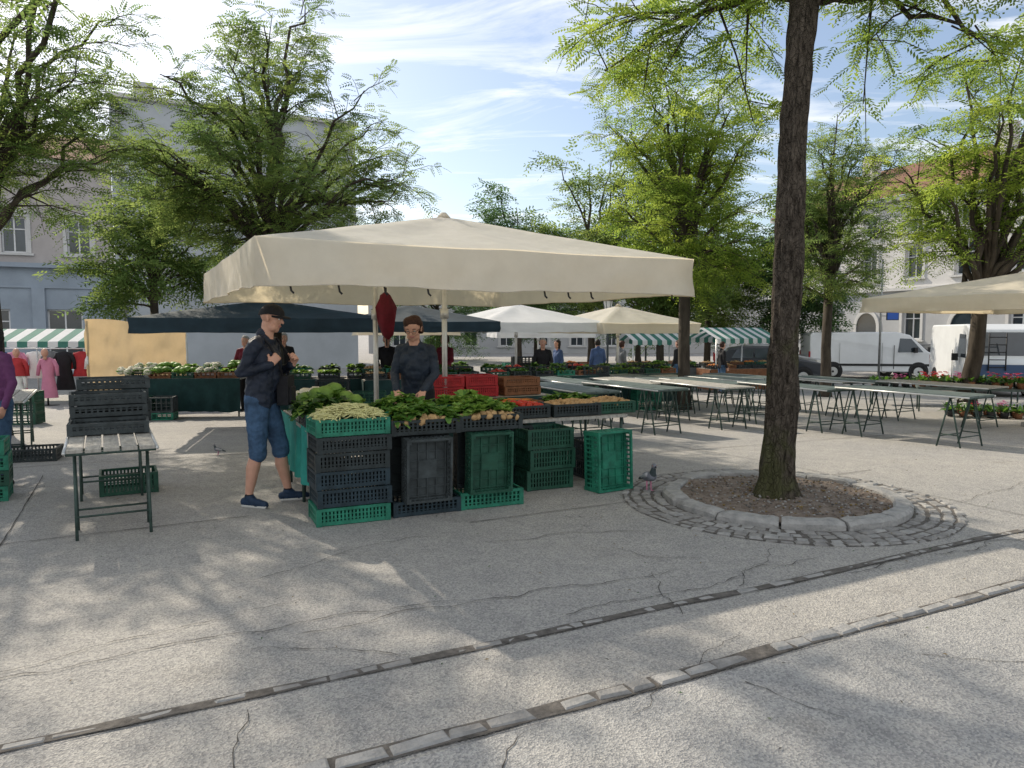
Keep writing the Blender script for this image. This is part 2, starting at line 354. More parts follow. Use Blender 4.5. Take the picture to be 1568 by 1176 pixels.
# ------------------------------------------------------------ tree ring
TC=(2.5,6.75)
tr=MB()
n=64
def disc(mb,r0,r1,z,m,bump=0,rings=1):
    vs=[];fs=[]
    for k in range(rings+1):
        r=r0+(r1-r0)*k/rings
        for i in range(n):
            a=2*math.pi*i/n; x=TC[0]+r*math.cos(a); y=TC[1]+r*math.sin(a)
            vs.append((x,y,z+bump*mnoise.noise(Vector((x*4,y*4,0)))))
    for k in range(rings):
        for i in range(n): fs.append((k*n+i,k*n+(i+1)%n,(k+1)*n+(i+1)%n,(k+1)*n+i))
    mb.add(vs,fs,m,True)
disc(tr,1.04,1.46,.006,'mortar')
disc(tr,.0001,.95,.045,'soil',.03,14)
for i in range(1100):
    a=R.uniform(0,6.28); r=.90*math.sqrt(R.random()); s=R.uniform(.005,.015)
    tr.ell((TC[0]+r*math.cos(a),TC[1]+r*math.sin(a),.05+R.uniform(0,.02)),(s,s*.8,s*.6),R.choice(['soil','soil','stone_dark','stone','mortar','dry_leaf']),5,4)
for ring,(r,w) in enumerate(((1.13,.095),(1.235,.095),(1.34,.095),(1.43,.07))):
    c=int(2*math.pi*r/.115)
    for i in range(c):
        a=2*math.pi*(i+.5*(ring%2)+R.uniform(-.12,.12))/c
        stone(tr,TC[0]+r*math.cos(a),TC[1]+r*math.sin(a),w-.012,.115-R.uniform(.008,.020),.016+R.uniform(-.007,.006),a+R.uniform(-.08,.08),R.choice(['stone','stone_dark','stone_dark']))
nb=13
for b in range(nb):
    a0=2*math.pi*b/nb+.010; a1=2*math.pi*(b+1)/nb-.010; vs=[];fs=[];K=9
    hh=.085+R.uniform(-.018,.012); ri=.925+R.uniform(-.012,.012); ro=1.075+R.uniform(-.012,.012)
    prof=[(ri,-.02),(ri,hh-.016),(ri+.018,hh),(ro-.028,hh-.004),(ro,hh-.030),(ro,-.02)]
    for k in range(K+1):
        a=a0+(a1-a0)*k/K; endz=-.012 if k in (0,K) else 0
        for (r,z) in prof:
            rr=r+.010*mnoise.noise(Vector((a*9,z*20,b)))
            vs.append((TC[0]+rr*math.cos(a),TC[1]+rr*math.sin(a),z+(endz if z>0 else 0)+.007*mnoise.noise(Vector((a*14,r*9,b)))))
    for k in range(K):
        for i in range(5): fs.append((k*6+i,k*6+i+1,(k+1)*6+i+1,(k+1)*6+i))
    fs.append(tuple(range(6))); fs.append(tuple(K*6+i for i in range(5,-1,-1)))
    tr.add(vs,fs,'stone')
tr.obj('tree_planter_ring')

# ------------------------------------------------------------ trees
def nrmz(a): return a/np.maximum(np.linalg.norm(a,axis=-1,keepdims=True),1e-9)
def leaf_geo(P,D,U,Lh,K,w):
    S=nrmz(np.cross(D,U)); down=np.array([0,0,-1.]); out=[]
    for k in range(K):
        t=(k+.8)/K; c=P+D*(Lh*t)[:,None]+down*(Lh*.22*t*t)[:,None]
        for sg in (-1,1):
            dl=nrmz(S*sg*.85+D*.5+down*.18); ll=(Lh*w*(1-.55*abs(t-.45)))[:,None]; wd=D*ll*.24
            out.append(np.stack([c,c+dl*ll*.5+wd,c+dl*ll,c+dl*ll*.5-wd],1))
    return np.concatenate(out,0), 2*K
def leaves_obj(name,P,D,U,Lh,var,K,w,m,parent):
    G,rep=leaf_geo(P,D,U,Lh,K,w); nq=len(G); me=bpy.data.meshes.new(name)
    me.vertices.add(nq*4); me.vertices.foreach_set('co',G.reshape(-1))
    me.loops.add(nq*4); me.loops.foreach_set('vertex_index',np.arange(nq*4,dtype=np.int32))
    me.polygons.add(nq); me.polygons.foreach_set('loop_start',np.arange(0,nq*4,4,dtype=np.int32)); me.polygons.foreach_set('loop_total',np.full(nq,4,dtype=np.int32))
    me.update(calc_edges=True)
    at=me.attributes.new('var','FLOAT','POINT'); at.data.foreach_set('value',np.repeat(np.tile(var,rep),4).astype(np.float32))
    me.materials.append(M[m]); o=bpy.data.objects.new(name,me); COL.objects.link(o); o.parent=parent; return o
def bez(a,b,c,t): return a*(1-t)**2+b*2*t*(1-t)+c*t*t
def tree(name,base,fork,tr_r,cc,cr,nl=11,ns=8,nt=9,nlf=10,K=5,L=.24,w=.34,seed=1,lm='leaf_mid',trunk=None,extra=(),bark='bark_far',tw=.6,zmin=None,lead=True,elmin=-.35):
    rg=np.random.RandomState(seed); rnd=rg.uniform
    root=empty(name); mb=MB(); cc=np.array(cc,float); cr=np.array(cr,float); base=np.array(base,float)
    fk=np.array([base[0]+(cc[0]-base[0])*.15,base[1]+(cc[1]-base[1])*.15,fork])
    if trunk is None:
        trunk=[(base[0],base[1],base[2]-.05),(base[0]+.01,base[1],base[2]+.12),(base[0]+.02*rnd(-1,1),base[1],base[2]+.5),tuple((base+fk)/2+np.array([.05*rnd(-1,1),0,0])),tuple(fk)]
        rr=[tr_r*1.6,tr_r*1.25,tr_r*1.05,tr_r*.95,tr_r*.85]
        mb.tube(trunk,rr,bark,10,jit=.08,seed=seed)
    else:
        fk=np.array(trunk[-1][:3]); pts=[];rr=[]
        for i in range(len(trunk)-1):
            a=np.array(trunk[i]);b=np.array(trunk[i+1]);m_=max(2,int((b[2]-a[2])/.04))
            for k in range(m_): q=a+(b-a)*k/m_; pts.append(tuple(q[:3])); rr.append(q[3])
        pts.append(trunk[-1][:3]); rr.append(trunk[-1][3]); mb.tube(pts,rr,bark,48,jit=.20,seed=seed)
    top=np.array([cc[0],cc[1],cc[2]+cr[2]*.55])
    if lead:
        q=[bez(fk,fk+(top-fk)*.5+np.array([.2*rnd(-1,1),.2*rnd(-1,1),0]),top,t) for t in np.linspace(0,1,8)]
        mb.tube(q,[tr_r*.8*(1-t)+.012 for t in np.linspace(0,1,8)],bark,7)
    LP=[];LD=[];LU=[];LV=[];LL=[]
    limbs=[]
    for i in range(nl):
        az=2*math.pi*(i*.618+rnd(-.06,.06)); s=rnd(elmin,.98); ce=math.sqrt(max(0,1-s*s))
        limbs.append(cc+cr*np.array([ce*math.cos(az),ce*math.sin(az),s])*rnd(.5,1.0)**.6)
    for e in extra: limbs.append(np.array(e,float))
    for tgt in limbs:
        hz=max(0,tgt[2]-fork); f=rnd(0,.45)
        st=fk+(top-fk)*(f*hz/max(.1,(top[2]-fork))) if lead else fk
        d=tgt-st; ln=np.linalg.norm(d)
        ct=st+d*.45+np.array([rnd(-.1,.1)*ln,rnd(-.1,.1)*ln,.20*ln])
        T=np.linspace(0,1,9); q=[bez(st,ct,tgt,t)+(rg.normal(0,.02*ln,3) if 0<t<1 else 0) for t in T]; r0=tr_r*.36*min(1,ln/4+.25)
        mb.tube(q,[r0*(1-t)**.8+.008 for t in T],bark,6)
        for j in range(ns):
            t=.26+.74*(j+rnd(0,1))/ns; s0=bez(st,ct,tgt,min(t,1)); rad_=s0-cc; rad_[2]*=.4
            dd=nrmz(nrmz(rad_+1e-6)*.4+nrmz(d)*.4+rg.normal(0,.7,3)*np.array([1,1,.6])); sl=cr.mean()*rnd(.18,.42)*(1.1-.4*t)
            e0=s0+dd*sl; m0=s0+dd*sl*.5+np.array([0,0,.08*sl])
            mb.tube([s0,m0,e0],[r0*.28*(1-t)+.009,.009,.005],bark,4)
            cv=rnd(0,1)
            for k in range(nt):
                tt=.15+.85*(k+rnd(0,1))/nt; p0=bez(s0,m0,e0,tt)
                td=nrmz(dd*.6+rg.normal(0,.7,3)*np.array([1,1,.45])+np.array([0,0,.08])); tl=tw*rnd(.5,1.1)
                p1=p0+td*tl*.55+np.array([0,0,.02]); p2=p0+td*tl+np.array([0,0,-.10*tl])
                if k%2==0: mb.tube([p0,p1,p2],[.006,.005,.003],bark,3)
                side=nrmz(np.cross(td,np.array([0,0,1.])))
                for l in range(nlf):
                    u=(l+.6)/nlf; pp=bez(p0,p1,p2,u); sg=1 if l%2 else -1
                    LP.append(pp); LD.append(nrmz(td*.55+side*sg*.85+rg.normal(0,.28,3)+np.array([0,0,-.12])))
                    LU.append(nrmz(np.array([0,0,1.])+rg.normal(0,.45,3))); LV.append(min(1,max(0,.55*cv+.25*rnd(0,1)+.2*rnd(0,1)))); LL.append(L*rnd(.65,1.2))
    P=np.array(LP);D=np.array(LD);U=np.array(LU);Vv=np.array(LV);Ls=np.array(LL)
    if zmin is not None:
        k=P[:,2]>zmin; P,D,U,Vv,Ls=P[k],D[k],U[k],Vv[k],Ls[k]
    mb.obj('trunk_and_branches',parent=root); leaves_obj('foliage',P,D,U,Ls,Vv,K,w,lm,root)
    return root

tree('locust_tree',(2.47,6.78,0),4.15,.125,(4.5,7.6,7.5),(3.7,4.3,2.6),nl=17,ns=8,nt=6,nlf=8,K=7,L=.22,w=.28,seed=5,lm='leaf_bright',bark='bark',zmin=3.6,
     trunk=[(2.47,6.78,-.05,.27),(2.47,6.78,.06,.215),(2.47,6.78,.20,.165),(2.475,6.78,.5,.142),(2.49,6.78,1.0,.128),(2.50,6.78,1.7,.124),(2.515,6.78,2.4,.122),(2.51,6.78,3.1,.118),(2.56,6.79,4.0,.112),(2.60,6.8,4.5,.118)],
     extra=[(1.3,7.6,4.5),(1.0,8.2,4.35),(2.0,8.0,5.0),(4.6,7.6,4.4),(5.6,8.6,4.6),(4.9,6.2,4.3)],lead=False)
tree('locust_tree',(-4.75,15,gz(15)),2.9,.15,(-4.8,15,5.0),(3.2,2.8,3.0),nl=34,ns=8,nt=5,nlf=8,K=5,L=.24,seed=2,lm='leaf_mid',elmin=-.75)
tree('locust_tree',(-8.1,11.6,gz(11.6)),2.8,.13,(-8.6,11.9,5.5),(2.7,2.6,3.0),nl=22,ns=8,nt=5,nlf=7,K=5,L=.23,seed=3,lm='leaf_mid',elmin=-.75,
     extra=[(-5.5,11.3,8.5),(-4.5,10.4,8.2),(-3.7,10.8,8.9),(-7.8,11.0,8.9),(-9.0,10.4,8.0),(-6.8,10.4,8.0)])  # limbs added above the frame, unseen, to dapple the foreground with shade
tree('locust_tree',(-5.6,3.6,0),3.2,.15,(-5.6,4.3,6.4),(3.4,3.0,2.3),nl=10,ns=7,nt=6,nlf=8,K=6,L=.20,seed=14,lm='leaf_mid',zmin=2.95,extra=[(-2.9,4.2,3.85),(-2.4,4.1,3.85)])
tree('locust_tree',(3.95,17,gz(17)),2.7,.14,(3.9,17,4.9),(2.1,2.2,3.0),nl=28,ns=7,nt=5,nlf=8,K=4,L=.28,seed=4,lm='leaf_bright',elmin=-.92)
tree('locust_tree',(9.35,22,gz(22)),2.4,.15,(9.4,22,4.7),(2.1,2.0,3.2),nl=24,ns=7,nt=5,nlf=7,K=4,L=.30,seed=6,lm='leaf_mid',elmin=-.9)
tree('locust_tree',(9.9,16,gz(16)),2.3,.17,(11.2,16,5.6),(3.6,2.8,2.9),nl=26,ns=8,nt=5,nlf=8,K=4,L=.28,seed=7,lm='leaf_bright',elmin=-.75,lead=False)
far=[((.3,33),(.2,33,5.2),(2.4,2.2,3.0),'leaf_dark',20),((3.4,32),(3.3,32,6.2),(2.8,2.4,4.2),'leaf_mid',26),((6.0,30),(6.2,30,5.0),(2.6,2.2,4.4),'leaf_mid',24),
     ((9.5,36),(9.6,36,5.4),(3.4,2.8,5.0),'leaf_mid',28),((12.4,33),(12.6,33,4.6),(2.3,2.2,3.6),'leaf_dark',22),((7.5,44),(7.5,44,5.0),(5.5,3,5.2),'leaf_dark',26),((1.5,46),(1.5,46,3.6),(5.5,3,3.8),'leaf_dark',24),((-5,50),(-5,50,3.2),(5,3,3.4),'leaf_dark',20),((-12.5,26),(-12.6,26,4.6),(2.6,2.2,3.4),'leaf_mid',20)]
for i,(b,c,r,lm,nl_) in enumerate(far):
    tree('background_tree',(b[0],b[1],-.62),2.2,.16,c,r,nl=nl_,ns=6,nt=6,nlf=6,K=3,L=.46,w=.44,seed=30+i,lm=lm,elmin=-.92,tw=.85)

# ------------------------------------------------------------ buildings
def facade(mb,x0,x1,z0,z1,wins,wm,depth=.22,y=0,frame='win_frame',sur='trim',gm='glass'):
    X=sorted(set([x0,x1]+[w[0] for w in wins]+[w[2] for w in wins])); Z=sorted(set([z0,z1]+[w[1] for w in wins]+[w[3] for w in wins]))
    for i in range(len(X)-1):
        for j in range(len(Z)-1):
            cx=(X[i]+X[i+1])/2; cz=(Z[j]+Z[j+1])/2
            if any(w[0]<cx<w[2] and w[1]<cz<w[3] for w in wins): continue
            mb.add([(X[i],y,Z[j]),(X[i+1],y,Z[j]),(X[i+1],y,Z[j+1]),(X[i],y,Z[j+1])],[(0,1,2,3)],wm)
    for (a,b,c,d) in wins:
        mb.add([(a,y,b),(c,y,b),(c,y,d),(a,y,d),(a,y+depth,b),(c,y+depth,b),(c,y+depth,d),(a,y+depth,d)],[(0,4,5,1),(1,5,6,2),(2,6,7,3),(3,7,4,0)],wm)
        mb.add([(a,y+depth,b),(c,y+depth,b),(c,y+depth,d),(a,y+depth,d)],[(0,1,2,3)],gm)
        t=.07; yy=y+depth-.03
        mb.box(((a+c)/2,yy,b+t/2+.002),(c-a-.004,.05,t),frame); mb.box(((a+c)/2,yy,d-t/2-.002),(c-a-.004,.05,t),frame)
        mb.box((a+t/2+.002,yy,(b+d)/2),(t,.05,d-b-2*t-.01),frame); mb.box((c-t/2-.002,yy,(b+d)/2),(t,.05,d-b-2*t-.01),frame)
        mb.box(((a+c)/2,yy,(b+d)/2),(.06,.045,d-b-2*t-.01),frame); mb.box(((a+c)/2,yy-.003,b+(d-b)*.66),(c-a-2*t-.01,.045,.05),frame)
        if sur:
            s=.16; mb.box(((a+c)/2,y-.05,b-.06),(c-a+.5,.16,.10),sur); mb.box(((a+c)/2,y-.03,d+s/2),(c-a+2*s,.08,s),sur)
            mb.box(((a+c)/2,y-.08,d+s+.05),(c-a+2*s+.2,.2,.09),sur)
            mb.box((a-s/2,y-.025,(b+d)/2),(s,.06,d-b-.01),sur); mb.box((c+s/2,y-.025,(b+d)/2),(s,.06,d-b-.01),sur)
O=(-18.6,35.0); Lb=MB()
facade(Lb,0,11.5,-.8,12.2,[(7.2,6.0,8.2,7.6),(2.0,6.0,3.0,7.6)],'plaster_ltblue',sur=None)
Lb.add([(0,0,-.8),(0,0,12.2),(0,12,12.2),(0,12,-.8)],[(0,1,2,3)],'plaster_grey')
Lb.add([(11.5,0,-.8),(11.5,12,-.8),(11.5,12,12.2),(11.5,0,12.2)],[(0,1,2,3)],'plaster_grey')
Lb.add([(0,0,12.2),(11.5,0,12.2),(11.5,12,12.2),(0,12,12.2)],[(0,1,2,3)],'plaster_grey')
Lb.box((5.75,-.06,12.30),(11.8,.3,.2),'trim'); Lb.box((5.75,-.05,4.3),(11.5,.14,.22),'trim')
Lb.box((1.5,3,13.0),(.9,.9,1.6),'plaster_grey')
Lb.tube([(.35,-.12,-.6),(.35,-.12,12.1)],.06,'steel',8)
Lb.obj('grey_building',(O[0],O[1],0),A27)
Lc=MB()
w2=[(x,4.9,x+.95,6.5) for x in (-15.4,-12.6,-9.8,-7.0,-4.4,-1.9)]
facade(Lc,-18,-.02,4.3,8.9,w2,'plaster_pink')
facade(Lc,-18,-.02,-.8,4.25,[(-16,.8,-13.5,2.4),(-11.5,.8,-8.8,2.4),(-6.5,.8,-4.2,2.4),(-2.8,-.4,-1.4,2.4)],'plaster_blue',y=-.12,sur=None)
Lc.box((-9,-.18,4.35),(18.1,.5,.2),'plaster_blue'); Lc.box((-9,-.14,3.4),(18.0,.1,.1),'plaster_blue'); Lc.box((-9,-.12,9.0),(18,.4,.25),'trim')
for k in range(7): Lc.box((-17.6+k*2.9,-.20,1.3),(.5,.12,4.1),'plaster_blue')
Lc.add([(-18,-.45,9.1),(-.02,-.45,9.1),(-.02,4.5,11.2),(-18,4.5,11.2)],[(0,1,2,3)],'roof_tile')
Lc.add([(-18,0,-.8),(-18,9,-.8),(-18,9,8.9),(-18,0,8.9)],[(0,1,2,3)],'plaster_pink')
Lc.box((-3.5,2.5,11.0),(.8,.8,1.8),'plaster_pink'); Lc.box((-10,2.5,11.0),(.8,.8,1.8),'plaster_pink')
Lc.obj('blue_front_building',(O[0],O[1],0),A27)
ang=rad(-68); Rb=MB(); W=[]
XS=(1.5,4.6,7.7,10.8,13.9,17.0,20.1,23.2,26.3)
for x in XS: W.append((x,4.4,x+1.15,6.2))
W2=[(x+.1,7.0,x+1.05,8.1) for x in XS]
facade(Rb,0,30,3.75,8.9,W+W2,'plaster_white')
G=[(x,.9,x+1.2,2.7) for x in (1.5,4.6,10.8,17.0,23.2)]
facade(Rb,0,30,-.8,3.7,G,'plaster_grey',y=-.06)
Rb.box((15,-.12,3.78),(30.1,.35,.18),'trim'); Rb.box((15,-.10,9.0),(30.1,.6,.22),'trim')
for cx in (8.3,14.6,20.8):
    pts=[(cx-.75,-.085,-.7),(cx+.75,-.085,-.7)]+[(cx+.75*math.cos(a),-.085,1.6+.85*math.sin(a)) for a in np.linspace(0,math.pi,14)]
    Rb.add(pts,[tuple(range(len(pts)))],'glass')
    ar=np.linspace(0,math.pi,14)
    for k in range(13):
        a,b=ar[k],ar[k+1]; q=[]
        for yy in (-.14,-.062):
            for (r1,r2,t) in ((.75,.85,a),(.95,1.08,a),(.95,1.08,b),(.75,.85,b)): q.append((cx+r1*math.cos(t),yy,1.6+r2*math.sin(t)))
        Rb.add(q,[(0,1,2,3),(0,3,7,4),(1,5,6,2)],'trim')
    for sx in (-.85,.85): Rb.box((cx+sx,-.10,.45),(.2,.08,2.3),'trim')
Rb.add([(0,-.5,9.12),(30,-.5,9.12),(30,5.5,12.2),(0,5.5,12.2)],[(0,1,2,3)],'roof_tile')
Rb.add([(0,-.5,9.12),(0,5.5,12.2),(0,11,9.12)],[(0,1,2)],'plaster_white')
Rb.add([(0,0,-.8),(0,11,-.8),(0,11,9.1),(0,0,9.1)],[(3,2,1,0)],'plaster_white')
for x in (5,14,23): Rb.box((x,3.5,11.8),(.8,.8,1.9),'plaster_white')
Rb.obj('white_building',(18.6,53,0),ang)
Fb=MB(); facade(Fb,0,34,-.8,6.0,[(x,3.3,x+1.1,5.0) for x in range(2,32,3)]+[(x,.0,x+1.1,1.8) for x in range(2,32,3)],'plaster_grey')
Fb.add([(0,-.4,6.0),(34,-.4,6.0),(34,5,8.2),(0,5,8.2)],[(0,1,2,3)],'roof_tile'); Fb.obj('far_townhouse_row',(-12,62,0),rad(3))

# ------------------------------------------------------------ umbrellas
def umbrella(name,c,sx,sy,rz,ze,rise,val,m,pole='alu',apex=(0,0),poles=((0,0),),zg=0,ribs=True,seed=0,edge=None):
    mb=MB(); n=24; ax,ay=apex; vs=[]
    def hgt(a,b):
        mx=max(abs(a),abs(b)); h=rise*(1-mx)
        th=math.atan2(b,a); s4=abs(math.sin(th*4))**1.3
        return h-s4*(.04*math.sin(math.pi*mx)+.012*mx)+.008*mnoise.noise(Vector((a*3+seed,b*3,0)))
    for j in range(n+1):
        for i in range(n+1):
            a=-1+2*i/n; b=-1+2*j/n; k=1-max(abs(a),abs(b))
            vs.append((a*sx/2+ax*k,b*sy/2+ay*k,ze+hgt(a,b)))
    # triangulate so the creases run along the corner ribs
    fs=[]
    for j in range(n):
        for i in range(n):
            p0,p1,p2,p3=j*(n+1)+i,j*(n+1)+i+1,(j+1)*(n+1)+i+1,(j+1)*(n+1)+i
            if (i<n//2)==(j<n//2): fs+=[(p0,p1,p2),(p0,p2,p3)]
            else: fs+=[(p0,p1,p3),(p1,p2,p3)]
    mb.add(vs,fs,m,True)
    per=[(i,0) for i in range(n)]+[(n,j) for j in range(n)]+[(n-i,n) for i in range(n)]+[(0,n-j) for j in range(n)]
    vv=[];K=6;P=len(per)
    for k in range(K+1):
        for q,(i,j) in enumerate(per):
            x,y,z=vs[j*(n+1)+i]; d=k/K
            out=.012+.06*d*mnoise.noise(Vector((q*.6+seed,d*1.5,seed)))+.014*d*math.sin(q*1.7+seed)
            ox=(1 if i==n else -1 if i==0 else 0)*out; oy=(1 if j==n else -1 if j==0 else 0)*out
            hem=val*d*(1-.08*abs(math.sin(q*math.pi/12))+.05*mnoise.noise(Vector((q*.4,seed,0))))
            vv.append((x+ox,y+oy,z-hem))
    ff=[(k*P+q,(k*P)+(q+1)%P,(k+1)*P+(q+1)%P,(k+1)*P+q) for k in range(K) for q in range(P)]
    mb.add(vv,ff,edge or m,True)
    hem_=[Vector(vv[K*P+q]) for q in range(P)]; mb.tube(hem_+[hem_[0]],.006,edge or m,5)
    for (px,py) in poles:
        zt=ze+rise*.75 if abs(px-ax)+abs(py-ay)<.3 else ze+.1
        mb.tube([(px,py,zg),(px,py,zt)],.032,pole,10); mb.tube([(px,py,zg+1.7),(px,py,zg+1.82)],.05,pole,10)
        mb.box((px,py,zg+.04),(.5,.5,.08),'stone_dark'); mb.tube([(px,py,zg+.07),(px,py,zg+.4)],.045,'lamp_dark',8)
    if ribs:
        tx,ty,tz=ax,ay,ze+rise*.95-.03
        for (a,b) in ((-1,-1),(1,-1),(1,1),(-1,1),(0,-1),(1,0),(0,1),(-1,0)):
            ex,ey=a*sx/2*.985,b*sy/2*.985
            mb.tube([(tx,ty,tz-.04),(ex,ey,ze-.08)],.014,pole,5)
            mb.tube([(ax,ay,ze-.12),(tx+(ex-tx)*.5,ty+(ey-ty)*.5,tz+(ze-.08-tz)*.5)],.011,pole,5)
        mb.tube([(ax,ay,ze-.2),(ax,ay,ze-.05)],.06,pole,10)
        mb.tube([(ax,ay,ze+rise*.97),(ax,ay,ze+rise+.05)],[.09,.03],m,10)
    return mb.obj(name,(c[0],c[1],0),rz)
FL=Vector((-1.97,5.76)); uu=Vector((UX,UY)); vvv=Vector((-UY,UX))
C=FL+uu*2.15+vvv*2.3
umbrella('market_umbrella',C,4.3,4.6,A27,2.30,.60,.38,'white_canvas',apex=(.30,-.05),poles=((.30,-.05),(-.25,.95)),seed=3)
hk=MB()
for t in (.06,.15,.24,.33,.6,.66,.72,.95):
    p=FL+uu*4.3*t+vvv*.06; hk.tube([(p.x,p.y,1.95),(p.x+.01,p.y,1.89),(p.x+.03,p.y,1.87)],.009,'black_plastic',5)
hk.obj('umbrella_edge_hooks')
umbrella('market_umbrella',(-4.4,13.4),3.9,3.4,A27*.6,1.75,.34,.24,'navy_canvas',zg=gz(13.4),seed=5)
umbrella('market_umbrella',(-2.3,16.6),3.3,3.3,A27*.6,1.72,.38,.22,'navy_canvas',zg=gz(16.6),seed=6)
umbrella('market_umbrella',(.1,18.6),3.2,3.2,A27,1.72,.46,.24,'pure_canvas',zg=gz(18.6),seed=7)
umbrella('market_umbrella',(2.8,19.6),3.0,3.0,A27,1.70,.46,.26,'white_canvas',zg=gz(19),seed=8)
umbrella('market_umbrella',(.9,25.5),3.2,3.2,A27*.3,1.5,.35,.25,'pure_canvas',zg=gz(25),seed=9)
umbrella('market_umbrella',(-3.4,24),3.2,3.2,A27*.3,1.6,.35,.25,'white_canvas',zg=gz(24),seed=10)
umbrella('market_umbrella',(9.35,12.9),4.2,4.2,A27,2.13,.5,.26,'cream_canvas',zg=gz(12.9),seed=11)
mp=MB(); bx=C+uu*(-.15)+vvv*.80
mp.tube([(bx.x,bx.y,2.04),(bx.x,bx.y,2.0),(bx.x,bx.y,1.85),(bx.x,bx.y,1.66),(bx.x+.02,bx.y,1.5),(bx.x+.02,bx.y,1.44)],[.02,.06,.10,.075,.05,.01],'cloth_maroon',12,jit=.9,seed=4)
mp.tube([(bx.x,bx.y,2.1),(bx.x,bx.y,1.36)],.01,'black_plastic',6); mp.obj('furled_parasol')

def striped_awning(name,c,w,d,rz,zt,zb,zg,n=10):
    mb=MB()
    for side in (-1,1):
        for i in range(n):
            x0=-w/2+w*i/n; x1=x0+w/n; m='green_stripe' if i%2 else 'pure_canvas'
            mb.add([(x0,0,zt),(x1,0,zt),(x1,side*d/2,zb),(x0,side*d/2,zb),(x0,side*(d/2+.01),zb-.14),((x0+x1)/2,side*(d/2+.01),zb-.18),(x1,side*(d/2+.01),zb-.14)],[(0,1,2,3),(3,2,6,5,4)],m)
    for sx in (-1,1):
        for sy in (-1,1): mb.tube([(sx*w*.48,sy*d*.46,zg),(sx*w*.48,sy*d*.46,zb)],.025,'alu',6)
    return mb.obj(name,(c[0],c[1],0),rz)
striped_awning('striped_awning',(7.5,25.5),2.5,2.0,rad(20),1.58,1.22,gz(25.5),14)
striped_awning('striped_awning',(5.2,27.5),2.2,2.0,rad(10),1.40,1.12,gz(28),12)
striped_awning('striped_awning',(-13.4,20.5),5.0,2.2,rad(8),1.55,1.22,gz(20),20)

tp=MB(); vs=[];nx_=40;nz_=18
for j in range(nz_+1):
    for i in range(nx_+1):
        s=i/nx_; z=-.02+ (2.0-.18*s)*j/nz_
        vs.append((-9.9+2.1*s,17.2+.5*s+.10*math.sin(s*9)*(1-j/nz_*.6)+.12*mnoise.noise(Vector((s*5+j*.12,j*.25,0)))+.05*mnoise.noise(Vector((s*16,j*.5,4))),gz(17)+z+.10+.04*math.sin(s*6.28)*(j==nz_)))
tp.add(vs,[(j*(nx_+1)+i,j*(nx_+1)+i+1,(j+1)*(nx_+1)+i+1,(j+1)*(nx_+1)+i) for j in range(nz_) for i in range(nx_)],'tan_tarp',True)
for x,y in ((-9.9,17.25),(-7.8,17.75)): tp.tube([(x,y,gz(17)),(x,y,1.78)],.025,'alu',6)
tp.obj('stall_tarp_wall')

# ------------------------------------------------------------ crates
def crate(mb,T,l=.6,w=.4,h=.16,m='crate_green',ns=9,nw=6,solid=False):
    b=lambda c,s:mb.box(c,s,m,T)
    b((0,0,.008),(l-.02,w-.02,.012))
    for sy in (-1,1):
        y=sy*(w/2-.008)
        b((0,y,h-.012),(l,.020,.024)); b((0,y,.022),(l-.03,.014,.03))
        if h>.09: b((0,y,h*.38),(l-.03,.011,.009)); b((0,y,h*.62),(l-.03,.011,.009))
        for i in range(ns):
            x=-l/2+.03+(l-.06)*i/(ns-1); b((x,y,h/2),(.017,.012,h-.03))
    for sx in (-1,1):
        x=sx*(l/2-.008)
        b((x,0,h-.012),(.020,w-.042,.024)); b((x,0,.022),(.014,w-.04,.03))
        if h>.09: b((x,0,h*.5),(.011,w-.04,.010))
        for i in range(nw):
            y=-w/2+.03+(w-.06)*i/(nw-1); b((x,y,h/2),(.012,.017,h-.03))
    for sx in (-1,1):
        for sy in (-1,1): b((sx*(l/2-.018),sy*(w/2-.018),h/2),(.042,.042,h-.004))
def crate_stack(name,x,y,z,rz,specs,l=.6,w=.4,ns=15):
    mb=MB(); zz=z
    for (m,h) in specs:
        crate(mb,TM((x+R.uniform(-.010,.010),y+R.uniform(-.010,.010),zz),rz+R.uniform(-.03,.03)),l,w,h,m,ns,9); zz+=h+.002
    return mb.obj(name)
SA=rad(25.2); SO=Vector((-1.55,5.81)); su=Vector((math.cos(SA),math.sin(SA))); sv=Vector((-math.sin(SA),math.cos(SA)))
def SL(x,y): p=SO+su*x+sv*y; return p.x,p.y
x,y=SL(.3,.2); crate_stack('stacked_crates',x,y,0,SA,[('crate_green',.145),('crate_navy',.145),('crate_navy',.145),('crate_dark',.145),('crate_dark',.13),('crate_green',.14)],ns=19)
def upright(name,x,y,z,rz,m,l=.6,w=.4,h=.16,lean=.05):
    mb=MB()
    T=Matrix.Translation((x,y,z))@Matrix.Rotation(rz,4,'Z')@Matrix.Rotation(lean,4,'X')@Matrix.Translation((0,0,l/2))@Matrix.Rotation(math.pi/2,4,'X')@Matrix.Rotation(math.pi/2,4,'Z')
    crate(mb,T,l,w,h,m,13,9)
    T2=Matrix.Translation((x,y,z))@Matrix.Rotation(rz,4,'Z')@Matrix.Rotation(lean,4,'X')@Matrix.Translation((0,-h/2-.0,l/2))
    b=lambda c,s,mm=m:mb.box(c,s,mm,T2)
    b((0,.0,0),(w-.03,.006,l-.03))
    for i in range(7): b((0,-.008,-l/2+.04+i*(l-.08)/6),(w-.05,.012,.010))
    for i in range(5): b((-w/2+.04+i*(w-.08)/4,-.010,0),(.010,.012,l-.05))
    b((0,-.014,0),(w*.40,.016,l*.28))
    for sx in (-1,1): b((sx*(w/2-.012),-.012,0),(.024,.022,l-.004))
    for sz in (-1,1): b((0,-.013,sz*(l/2-.012)),(w-.05,.022,.024))
    return mb.obj(name)
x,y=SL(.92,.22); crate_stack('flat_crate',x,y,0,SA,[('crate_navy',.13)])
